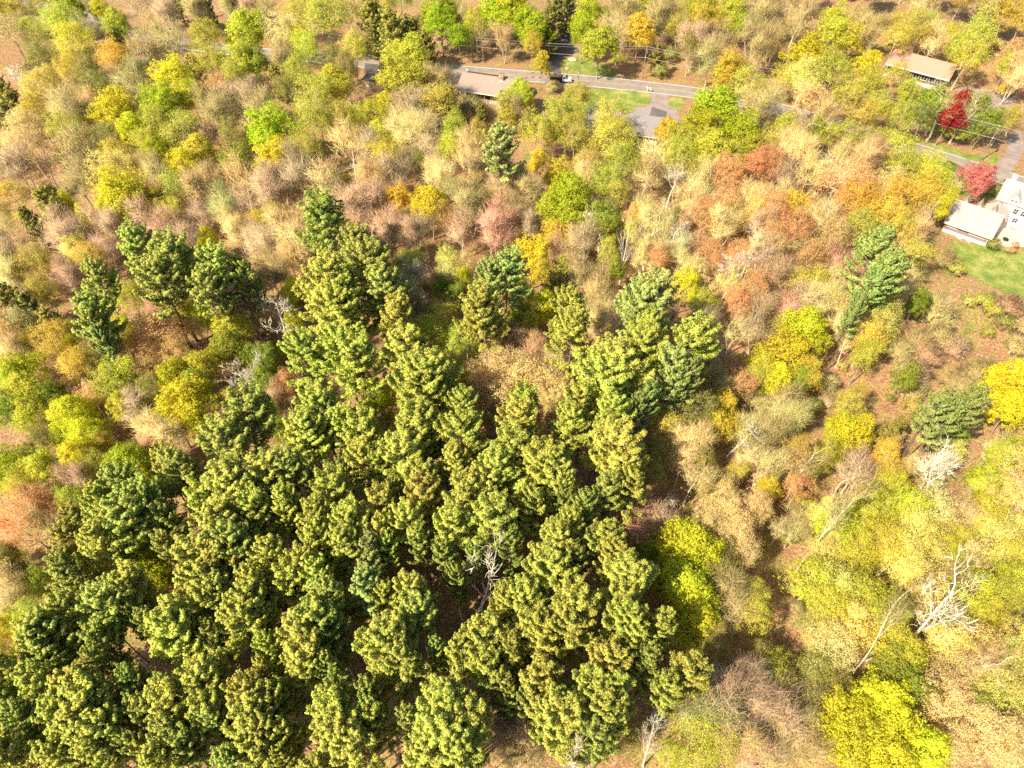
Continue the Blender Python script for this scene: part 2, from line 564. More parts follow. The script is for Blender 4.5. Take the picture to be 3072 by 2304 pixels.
LAWNS = [
    [(1690, 268), (1740, 262), (1800, 264), (1870, 270), (1940, 276), (1953, 284), (1955, 302), (1943, 318), (1905, 320), (1890, 350), (1760, 345), (1690, 330)],
    [(2012, 289), (2052, 294), (2052, 328), (2020, 330), (2003, 316)],
    [(1684, 214), (1682, 192), (1705, 172), (1745, 166), (1790, 186), (1830, 205), (1860, 228), (1850, 234), (1770, 226)],
    [(1900, 440), (2000, 452), (2030, 475), (1930, 470)],
    [(2850, 722), (2890, 728), (2959, 737), (3010, 745), (3120, 760), (3200, 800), (3200, 930), (3080, 905), (2995, 868), (2905, 822), (2869, 765)],
    [(2790, 470), (2850, 492), (2880, 515), (2940, 535), (2985, 560), (2990, 590), (2930, 600), (2860, 580), (2800, 545)],
    [(2750, 425), (2830, 452), (2930, 488), (2985, 506), (3000, 490), (2990, 462), (2960, 470), (2900, 462), (2820, 430)],
    [(2700, 290), (2790, 275), (2900, 300), (2960, 340), (2975, 390), (2900, 420), (2800, 400), (2720, 370)],
]
for L in LAWNS:
    sheet("lawn", L, M['grass'], 0.02, "mown green lawn", 0.35, True)
sheet("driveway", [(1953, 279), (2008, 286), (2001, 312), (2032, 330), (2045, 372), (1990, 380), (1895, 352), (1905, 322), (1935, 322), (1955, 305)], M['drive'], 0.028, "grey asphalt driveway of the grey house", 0.08, True)
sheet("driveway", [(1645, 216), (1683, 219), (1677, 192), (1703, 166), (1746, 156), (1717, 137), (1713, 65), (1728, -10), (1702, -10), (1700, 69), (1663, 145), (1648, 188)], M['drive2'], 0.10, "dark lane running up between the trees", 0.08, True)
sheet("driveway", [(3030, 405), (3062, 395), (3074, 450), (3031, 520), (2975, 505), (3018, 462)], M['drive'], 0.028, "driveway joining the road at the right", 0.08, True)
sheet("driveway", [(2860, 270), (2905, 256), (2960, 266), (3045, 288), (3050, 320), (2992, 352), (2958, 325), (2940, 290)], M['drive'], 0.028, "asphalt turning court of the pink roofed house", 0.1, True)
sheet("driveway", [(1322, 222), (1378, 227), (1374, 266), (1320, 262)], M['pad'], 0.028, "pinkish gravel pad beside the brown house", 0.1, True)
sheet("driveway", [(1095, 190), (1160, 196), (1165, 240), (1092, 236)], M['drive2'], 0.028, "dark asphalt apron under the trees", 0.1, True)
sheet("patio", [(3006, 640), (3090, 665), (3090, 740), (3020, 742), (2975, 722)], M['patio'], 0.035, "pale gravel patio behind the white house", 0.1, True)


# ------------------------------------------------------------------ tree building
def norm(v):
    return v / (np.linalg.norm(v, axis=-1, keepdims=True) + 1e-9)


def tubes(segs, sides):
    """segs: list of (p,q,r0,r1) -> V,F (quads)"""
    P = np.array([s[0] for s in segs]); Q = np.array([s[1] for s in segs])
    r0 = np.array([s[2] for s in segs]); r1 = np.array([s[3] for s in segs])
    d = norm(Q - P)
    ref = np.where(np.abs(d[:, 2:3]) < 0.9, np.array([[0, 0, 1.0]]), np.array([[1.0, 0, 0]]))
    a = norm(np.cross(d, ref)); b = np.cross(d, a)
    k = len(segs)
    V = np.empty((k, 2 * sides, 3)); 
    for i in range(sides):
        t = 2 * math.pi * i / sides
        o = a * math.cos(t) + b * math.sin(t)
        V[:, i] = P + o * r0[:, None]; V[:, sides + i] = Q + o * r1[:, None]
    F = np.array([[i, (i + 1) % sides, sides + (i + 1) % sides, sides + i] for i in range(sides)])
    F = (F[None] + (np.arange(k) * 2 * sides)[:, None, None]).reshape(-1, 4)
    return V.reshape(-1, 3), F


def limbs(name, segs):
    """segs of any thickness -> one quad mesh"""
    th = [s for s in segs if s[2] > 0.07]; tn = [s for s in segs if s[2] <= 0.07]
    V = np.zeros((0, 3)); F = np.zeros((0, 4), int)
    for lst, k in ((th, 7), (tn, 4)):
        if lst:
            V2, F2 = tubes(lst, k)
            F = np.concatenate([F, F2 + len(V)]); V = np.concatenate([V, V2])
    return npmesh(name, V, F, [M['bark']])


def ribbons(P, D, L, wd, g, bend=0.25):
    """thin tapering two-piece twigs: quads"""
    n = len(P)
    D = norm(D)
    side = norm(np.cross(D, g.normal(size=(n, 3))))
    mid = P + D * (L * 0.5)[:, None]
    D2 = norm(D + g.normal(size=(n, 3)) * bend + np.array([0, 0, 0.15]))
    end = mid + D2 * (L * 0.5)[:, None]
    w = wd[:, None]
    V = np.stack([P - side * w, P + side * w, mid + side * w * 0.7, mid - side * w * 0.7, end + side * w * 0.3, end - side * w * 0.3], 1)
    F = np.array([[0, 1, 2, 3], [3, 2, 4, 5]])
    F = (F[None] + (np.arange(n) * 6)[:, None, None]).reshape(-1, 4)
    return V.reshape(-1, 3), F, end


def leaves(C, size, g, Nn, mixn=0.65, flat=0.0):
    """one quad leaf (or leaf spray) per centre; shading normal mostly Nn"""
    n = len(C)
    ax = norm(g.normal(size=(n, 3)) * np.array([1, 1, 1 - flat]))
    bx = norm(np.cross(ax, g.normal(size=(n, 3)) + Nn * 1.2))
    s = (size * g.uniform(0.6, 1.3, n))[:, None]
    V = np.stack([C - ax * s, C + bx * s * 0.55, C + ax * s, C - bx * s * 0.55], 1)
    fn = norm(np.cross(ax, bx)); fn *= np.sign((fn * Nn).sum(1))[:, None] + 1e-6
    nn = norm(Nn * mixn + fn * (1 - mixn))
    F = np.arange(n * 4).reshape(n, 4)
    return V.reshape(-1, 3), F, np.repeat(nn, 4, 0)


def rot_about(d, ang, g):
    o = norm(np.cross(d, g.normal(size=3)))
    return norm(d * math.cos(ang) + o * math.sin(ang))


def grow(p, d, L, r, lev, mx, g, segs, tips, up, spread, wob=0.13, side=0.55, nch=(2, 4)):
    k = 3
    for i in range(k):
        d = norm(d + g.normal(0, wob, 3) + np.array([0, 0, up]))
        q = p + d * (L / k)
        r2 = r * 0.84
        segs.append((p, q, r, r2, lev))
        if lev < mx and (i > 0 or lev > 1) and g.random() < side:
            grow(q, rot_about(d, g.uniform(0.6, 1.1), g), L * g.uniform(0.45, 0.7), r2 * 0.5, lev + 1, mx, g, segs, tips, up, spread, wob, side, nch)
        p = q; r = r2
    if lev < mx:
        for _ in range(g.integers(*nch)):
            grow(p, rot_about(d, g.uniform(spread * 0.5, spread), g), L * g.uniform(0.62, 0.8), r * g.uniform(0.68, 0.84), lev + 1, mx, g, segs, tips, up, spread, wob, side, nch)
    else:
        tips.append((p, d))


def decid_skeleton(seed, H, R, mx, clear=0.3, nlimb=(5, 8), up=0.05, spread=0.75, wide=0.9, side=0.55, stems=1, wob=0.13, nch=(2, 4), rt=0.24):
    g = np.random.default_rng(seed)
    segs = []; tips = []
    for sidx in range(stems):
        p = np.array([0, 0, -0.4]) + (g.normal(0, 0.3, 3) * [1, 1, 0] if stems > 1 else 0)
        d = norm(np.array([g.normal(0, 0.04), g.normal(0, 0.04), 1.0]) + (g.normal(0, 0.25, 3) * [1, 1, 0] if stems > 1 else 0))
        r = rt / math.sqrt(stems); n = 9
        zt = H * 0.75
        nl = g.integers(*nlimb)
        at = np.sort(g.uniform(clear, 0.72, nl)) * n / 0.75
        k = 0
        ph = g.uniform(0, 6.28)
        for i in range(n):
            d = norm(d + g.normal(0, 0.045, 3) + np.array([0, 0, 0.05]))
            q = p + d * (zt / n)
            r2 = r * 0.9
            segs.append((p, q, r * (1.5 if i == 0 else 1), r2, 0))
            while k < nl and at[k] <= i + 1:
                ph += 2.4 + g.normal(0, 0.3)
                e = g.uniform(0.5, 1.05) * wide
                dd = np.array([math.cos(ph) * math.sin(e), math.sin(ph) * math.sin(e), math.cos(e)])
                Lb = R * g.uniform(0.42, 0.6) * (1.15 - 0.5 * (i / n - clear))
                grow(q, dd, Lb, r2 * g.uniform(0.45, 0.65), 1, mx, g, segs, tips, up, spread, wob, side, nch)
                k += 1
            p = q; r = r2
        grow(p, d, H * 0.14, r, 1, mx, g, segs, tips, up, spread, wob, side, nch)
    # fit into the wanted crown
    T = np.array([t[0] for t in tips])
    rr = np.percentile(np.hypot(T[:, 0], T[:, 1]), 93); zz = T[:, 2].max()
    sx = R * 0.93 / rr; sz = H * 0.96 / zz
    S = np.array([sx, sx, sz])

    def tp(v):
        return v * (np.array([0, 0, 0.0]) + S)
    segs = [(tp(a), tp(b), r0, r1, l) for a, b, r0, r1, l in segs]
    tips = [(tp(a), norm(b * S)) for a, b in tips]
    return g, segs, tips


def attrs(n, per, g, tip=None):
    a = g.random((n, 3))
    a = np.repeat(a, per, 0)
    if tip is not None: a[:, 1] = tip
    return a


def dome(g, N, R, H, zc=0.62, rz=0.36, shell=0.35):
    """points through the outer part of an uneven lobed crown"""
    u = norm(g.normal(size=(N * 2, 3)))
    u = u[u[:, 2] > -0.45][:N]
    k = g.normal(size=(5, 3)) * 2.6; ph = g.uniform(0, 6.28, 5)
    lob = 0.88 + 0.10 * sum(np.sin(u @ k[i] + ph[i]) for i in range(5))
    rr = lob * (1 - shell * g.random(len(u)) ** 1.3)
    return u * rr[:, None] * np.array([R, R, H * rz]) + np.array([0, 0, H * zc]), u


KITS = {}      # kind -> list of dict(trunk mesh, crown mesh, R, H, zc)


def kit(kind, trunk, crown, R, H, zc):
    KITS.setdefault(kind, []).append((trunk, crown, R, H, zc))


def make_leafy(kind, seed, H, R, per, lsize, clump, mx=4, twigs=0, nd=260, **kw):
    g, segs, tips = decid_skeleton(seed, H, R, mx, **kw)
    P = np.array([t[0] for t in tips]); D = np.array([t[1] for t in tips])
    cc = np.array([P[:, 0].mean(), P[:, 1].mean(), H * 0.5])
    if nd:
        dp, du = dome(g, nd, R * 0.93, H)
        P = np.concatenate([P, dp]); D = np.concatenate([D, norm(du + np.array([0, 0, 0.5]))])
    Vs = []; Fs = []; MI = []; NR = []; AT = []
    off = 0
    if twigs:
        src = np.repeat(np.arange(len(P)), twigs)
        base = P[src] - D[src] * g.uniform(0, 0.9, len(src))[:, None]
        dd = norm(D[src] + g.normal(size=(len(src), 3)) * 0.55 + np.array([0, 0, 0.25]))
        V, F, E = ribbons(base, dd, g.uniform(0.5, 1.3, len(src)), np.full(len(src), 0.02), g)
        Vs.append(V); Fs.append(F); MI += [1] * len(F); NR.append(np.repeat(norm(E - cc), 6, 0)); AT.append(attrs(len(src), 6, g))
        off += len(V)
    # clump centres: branch tips, plus some points back along the twigs
    C = P
    cl = np.repeat(np.arange(len(C)), per)
    n = len(cl)
    o = norm(g.normal(size=(n, 3))) * (g.random(n) ** 0.45)[:, None] * clump * np.array([1, 1, 0.72])
    L = C[cl] + o
    on = norm(o + 0.25 * norm(C[cl] - cc) * clump + np.array([0, 0, 0.12 * clump]))
    nn = norm(on * 0.8 + norm(L - cc) * 0.35)
    V, F, nr = leaves(L, lsize, g, nn, 0.6)
    a = attrs(n, 4, g)
    ca = g.random(len(C))
    a[:, 0] = np.repeat(0.45 * ca[cl] + 0.55 * g.random(n), 4)
    Vs.append(V); Fs.append(F + off); MI += [0] * len(F); NR.append(nr); AT.append(a)
    V = np.concatenate(Vs); F = np.concatenate(Fs)
    cr = npmesh("crown", V, F, [M['leaf'], M['twig2'] if twigs else M['leaf']], MI, np.concatenate(AT), np.concatenate(NR))
    kit(kind, limbs("trunk", [s[:4] for s in segs if s[2] > 0.012]), cr, R, H, H * 0.62)


def make_bare(kind, seed, H, R, twigs=6, tw=0.02, mx=4, tl=(0.7, 1.7), minr=0.012, nd=0, **kw):
    g, segs, tips = decid_skeleton(seed, H, R, mx, **kw)
    fine = [s for s in segs if s[4] >= 3]
    P = np.array([t[0] for t in tips] + [s[1] for s in fine]); D = np.array([t[1] for t in tips] + [norm(s[1] - s[0]) for s in fine])
    cc = np.array([0, 0, H * 0.4])
    if nd:
        dp, du = dome(g, nd, R * 0.9, H, shell=0.6)
        P = np.concatenate([P, dp]); D = np.concatenate([D, norm(dp - np.array([0, 0, H * 0.2]))])
    src = np.repeat(np.arange(len(P)), twigs)
    dd = norm(D[src] + g.normal(size=(len(src), 3)) * 0.5 + np.array([0, 0, 0.3]))
    V, F, E = ribbons(P[src], dd, g.uniform(*tl, len(src)), np.full(len(src), tw), g)
    cr = npmesh("crown", V, F, [M['twig']], None, attrs(len(src), 6, g), np.repeat(norm(norm(E - cc) * 0.7 + g.normal(size=E.shape) * 0.28 + np.array([0, 0, 0.35])), 6, 0))
    kit(kind, limbs("trunk", [s[:4] for s in segs if s[2] > minr]), cr, R, H, H * 0.62)


def make_pine(kind, seed, H, R, base=0.3, dens=1.0, tuft=0.36, per=20, asym=0.25, flatt=1.0):
    g = np.random.default_rng(seed)
    segs = []
    p = np.array([0, 0, -0.4]); d = np.array([0, 0, 1.0]); r = 0.30; n = 14
    ctr = [p]
    for i in range(n):
        d = norm(d + g.normal(0, 0.03, 3) + np.array([0, 0, 0.08]))
        q = p + d * ((H * 0.985) / n)
        r2 = 0.30 * (1 - (i + 1) / n) ** 0.8 + 0.02
        segs.append((p, q, r * (1.35 if i == 0 else 1), r2)); p = q; r = r2; ctr.append(p)
    ctr = np.array(ctr)

    def axis_at(z):
        return np.array([np.interp(z, ctr[:, 2], ctr[:, 0]), np.interp(z, ctr[:, 2], ctr[:, 1]), z])
    tc = []; td = []; tt = []
    z = H * base
    az_bias = g.uniform(0, 6.28)
    # ring of main boughs
    while z < H * 0.985:
        t = max(0.0, min(0.985, (z / H - base) / (1 - base)))
        prof = (1 - t) ** 0.45 * (0.80 + 0.20 * min(1, t * 3.5)) * R
        nb = int(g.integers(5, 9) * dens + 0.5)
        ph = g.uniform(0, 6.28)
        for b in range(nb):
            az = ph + b * 2 * math.pi / nb + g.normal(0, 0.25)
            L = prof * g.uniform(0.5, 1.2) * (1 + asym * math.cos(az - az_bias)) + 0.5
            if g.random() < (0.3 if t < 0.3 else 0.12): continue
            el = 0.10 + 0.75 * t ** 1.5 + g.normal(0, 0.1)
            o = axis_at(z + g.uniform(-0.3, 0.3))
            dr = np.array([math.cos(az) * math.cos(el), math.sin(az) * math.cos(el), math.sin(el)])
            m = max(3, int(L / 0.46)); q = o; rr = 0.028 + 0.014 * L
            sidev = np.array([-math.sin(az), math.cos(az), 0])
            for k in range(m):
                f = (k + 1) / m
                dr = norm(dr + np.array([0, 0, 0.03 + 0.13 * f * f]) + sidev * g.normal(0, 0.06))
                q2 = q + dr * (L / m)
                r1 = rr * (1 - 0.8 * f)
                if rr > 0.02: segs.append((q, q2, rr * (1 - 0.8 * (k / m)), r1))
                q = q2
                if f < 0.22: continue
                # flat spray of side shoots: widest at two thirds
                wdt = (0.18 + 0.18 * L) * math.sin(min(1, f * 1.05) * math.pi * 0.86) * 0.62 + 0.12
                ns = max(1, int(wdt / 0.27))
                for sgn in (-1, 1):
                    for j in range(ns):
                        u = (j + g.uniform(0.2, 1.0)) / ns
                        fwd = 0.55 * u * wdt
                        c = q + sidev * sgn * u * wdt + dr * fwd * 0.8 + np.array([0, 0, 0.14 * u + g.normal(0, 0.10)])
                        tc.append(c); td.append(norm(dr * 0.7 + sidev * sgn * 0.5 * u + np.array([0, 0, 0.75]))); tt.append(g.random())
                tc.append(q + np.array([0, 0, 0.08])); td.append(norm(dr + np.array([0, 0, 0.6]))); tt.append(g.random())
        z += g.uniform(0.8, 1.2) * (1.1 if t < 0.5 else 0.75)
    for k in range(8):      # leader
        tc.append(axis_at(H * 0.985) + g.normal(0, 0.2, 3)); td.append(np.array([0, 0, 1.0])); tt.append(0.8)
    tc = np.array(tc); td = np.array(td); tt = np.array(tt)
    nT = len(tc)
    src = np.repeat(np.arange(nT), per)
    m = len(src)
    # needles radiate from the shoot over the outer hemisphere
    v = norm(norm(g.normal(size=(m, 3))) + td[src] * 0.75)
    sz = tuft * g.uniform(0.75, 1.25, nT)[src]
    s0 = tc[src] + v * (sz * 0.25)[:, None]
    s1 = tc[src] + v * sz[:, None]
    side = norm(np.cross(v, g.normal(size=(m, 3)))) * (sz * 0.19)[:, None]
    V = np.stack([s0 - side * 0.6, s0 + side * 0.6, s1 + side, s1 - side], 1).reshape(-1, 3)
    F = np.arange(m * 4).reshape(m, 4)
    cc = np.array([0, 0, H * 0.5])
    nr = norm(v * 0.62 + norm(s0 - cc) * 0.28 + np.array([0, 0, 0.25]) + g.normal(size=(m, 3)) * 0.15)
    a = np.empty((m, 4, 3))
    a[:, :, 0] = (0.5 * g.random(m) + 0.5 * g.random(nT)[src])[:, None]
    up = np.clip(v @ np.array([0, 0, 1.0]) * 0.5 + (v * td[src]).sum(1) * 0.6, 0, 1)     # pale new growth sits on the shoot ends
    tipv = up * (0.35 + 0.75 * tt[src])
    a[:, 0, 1] = a[:, 1, 1] = tipv * 0.35
    a[:, 2, 1] = a[:, 3, 1] = tipv
    a[:, :, 2] = g.random(nT)[src][:, None]
    cr = npmesh("crown", V, F, [M['needle']], None, np.clip(a.reshape(-1, 3), 0, 1), np.repeat(nr, 4, 0))
    kit(kind, limbs("trunk", segs), cr, R, H, H * 0.66)


M['twig2'] = leafmat("grey_twigs", 0.0, var=0.3, tint=(0.55, 0.44, 0.28))
for i in range(8):
    make_pine('P', 100 + i, 23, 5.6, base=(0.54, 0.62, 0.5, 0.64, 0.58, 0.48, 0.66, 0.55)[i], tuft=0.33, per=19, asym=(0.15, 0.3, 0.2, 0.35, 0.1, 0.25, 0.3, 0.2)[i])
for i in range(2):
    make_pine('C', 130 + i, 12, 3.6, base=0.12, dens=1.2, tuft=0.30, per=16, asym=0.2)
for i in range(6):
    make_leafy('F', 200 + i, 17, 5.2, (14, 16, 13, 15, 17, 14)[i], 0.19, 0.75, clear=(0.25, 0.32)[i % 2], nch=(2, 4), side=0.6, nd=330)
for i in range(7):
    make_leafy('S', 230 + i, 17, 5.2, (9, 11, 8, 10, 12, 9, 11)[i], 0.14, 0.8, twigs=1, clear=0.3, up=0.06, wide=0.85, side=0.6, nd=330)
for i in range(4):
    make_leafy('K', 250 + i, 17, 5.2, 13, 0.14, 0.8, twigs=2, clear=0.28, up=0.06, wide=0.9, side=0.6, nd=330)
for i in range(6):
    make_bare('B', 260 + i, 16, 4.8, twigs=1, clear=0.22, up=0.10, wide=0.72, spread=0.65, stems=(1, 2, 3, 1, 2, 1)[i], rt=0.28, tw=0.02, side=0.6, nd=420, tl=(1.2, 3.0))
for i in range(4):
    make_bare('W', 280 + i, 20, 4.5, twigs=3, tw=0.018, mx=3, tl=(0.6, 1.8), clear=0.42, up=0.10, wide=0.6, spread=0.65, side=0.6, rt=0.26, nd=60)
for i in range(3):
    make_bare('D', 290 + i, 15, 4.6, twigs=1, tw=0.03, mx=3, tl=(0.5, 1.3), clear=0.2, up=0.14, wide=0.62, spread=0.55, side=0.7, wob=0.17, rt=0.3, nch=(2, 4))
for i in range(4):
    make_leafy('U', 300 + i, 3.6, 2.6, 14, 0.11, 0.42, mx=3, twigs=3, clear=0.05, nlimb=(6, 9), up=0.05, wide=1.15, rt=0.06, side=0.7, nd=60)
for i in range(3):
    make_bare('V', 310 + i, 4.0, 2.6, twigs=7, tw=0.013, mx=3, tl=(0.5, 1.2), clear=0.05, nlimb=(6, 9), up=0.10, wide=0.95, rt=0.06, stems=2, side=0.7, minr=0.008, nd=120)

COLS = dict(
    L=(0.46, 0.53, 0.03), Y=(0.66, 0.63, 0.04), G=(0.57, 0.57, 0.065), g=(0.33, 0.39, 0.05), o=(0.62, 0.54, 0.09), d=(0.35, 0.33, 0.07),
    O=(0.74, 0.44, 0.18), A=(0.74, 0.58, 0.07), T=(0.82, 0.65, 0.29), K=(0.86, 0.76, 0.20), R=(0.42, 0.03, 0.035), M=(0.68, 0.26, 0.22), F=(0.85, 0.70, 0.04),  # K: pale buds, lightened further to stand in for glare on the right
    B=(0.62, 0.45, 0.28), b=(0.54, 0.45, 0.19), r=(0.64, 0.42, 0.25), W=(0.75, 0.66, 0.50),
    P=(0.26, 0.35, 0.09), q=(0.56, 0.62, 0.12), n=(0.40, 0.52, 0.12), C=(0.17, 0.19, 0.05), e=(0.42, 0.55, 0.19))
BARK = dict(P=(0.22, 0.16, 0.12), C=(0.16, 0.12, 0.09), F=(0.34, 0.27, 0.19), S=(0.56, 0.46, 0.34), K=(0.64, 0.54, 0.40), B=(0.66, 0.54, 0.43), W=(0.76, 0.66, 0.52),
            D=(0.84, 0.78, 0.70), U=(0.4, 0.32, 0.22), V=(0.55, 0.45, 0.36))
TREES = []      # (root, kind, colour, px, py, size in metres)
COUNT = {}
NAME = dict(P='pine_tree', C='conifer_tree', F='leafy_tree', S='budding_tree', K='hazy_budding_tree', B='bare_tree', W='bare_tree', D='dead_tree', U='shrub', V='bare_shrub')  # K trees are pale budding trees without blossom


def add_tree(kind, ckey, loc, D, Ht, px, py, lean=None, spin=None, var=None, bark=None, label=None):
    i = COUNT.get(kind, 0); COUNT[kind] = i + 1
    tm, cm, R, H, zc = KITS[kind][(i * 5 + i // 3 if var is None else var) % len(KITS[kind])]
    root = empty(NAME[kind], loc, float(rng.uniform(0, 6.28)) if spin is None else spin)
    if lean is not None:
        q = Vector((0, 0, 1)).rotation_difference(Vector(lean).normalized())
        root.rotation_mode = 'QUATERNION'
        root.rotation_quaternion = q @ Matrix.Rotation(float(rng.uniform(0, 6.28)) if spin is None else spin, 4, 'Z').to_quaternion()
    sx = D / (2 * R); sz = Ht / H
    root.scale = (sx, sx, sz)
    j = rng.uniform(0.86, 1.16); h = rng.normal(0, 0.04)
    c = COLS[ckey]
    col = (min(1, c[0] * j * (1 + h)), min(1, c[1] * j * (1 - h)), min(1, c[2] * j), 1)
    bk = bark or BARK[kind]; bj = rng.uniform(0.75, 1.25)
    for nm, me in (('trunk', tm), ('crown', cm)):
        o = bpy.data.objects.new(nm, me)
        o.parent = root
        o.color = col if nm == 'crown' else (bk[0] * bj, bk[1] * bj, bk[2] * bj, 1)
        COL.objects.link(o)
    TREES.append(dict(root=root, kind=kind, col=ckey, px=px, py=py, D=D, label=label))
    return root


def height_for(kind, D):
    if kind == 'P': return 18 + 0.6 * D
    if kind == 'C': return 3.5 + 1.25 * D
    if kind == 'D': return 7 + 0.9 * D
    if kind in 'UV': return 0.8 + 0.62 * D
    return 8.5 + 0.72 * D


def by_crown(kind, ckey, x, y, wpx, hscale=1.0, **k):
    """crown centre pixel and crown width in photo pixels -> tree standing on the terrain"""
    zc = 15.0
    for _ in range(4):
        p, t = unt(x, y, zc)
        D = wpx * t / FPX
        Ht = height_for(kind, D) * hscale
        zc = Ht * (0.78 if kind in 'P' else 0.62)
    loc = Vector((p.x, p.y, p.z - zc))
    loc.z = float(ter(loc.x, loc.y))
    return add_tree(kind, ckey, loc, D, Ht, x, y, **k)


def by_ends(kind, ckey, bx, by, tx, ty, wpx, **k):
    """foot and top pixels of a tree whose trunk shows: height from the pair, small lean from the rest"""
    b, t0 = unt(bx, by)
    best = None
    for z in np.arange(3, 38, 0.25):
        q = un(tx, ty, b.z + z)
        e = math.hypot(q[0] - b.x, q[1] - b.y) / z
        if best is None or e < best[0]:
            best = (e, z, q)
    e, z, q = best
    lean = Vector((q[0] - b.x, q[1] - b.y, z))
    D = wpx * q[2] / FPX
    return add_tree(kind, ckey, b, D, lean.length, (bx + tx * 2) / 3, (by + ty * 2) / 3, lean=lean, **k)


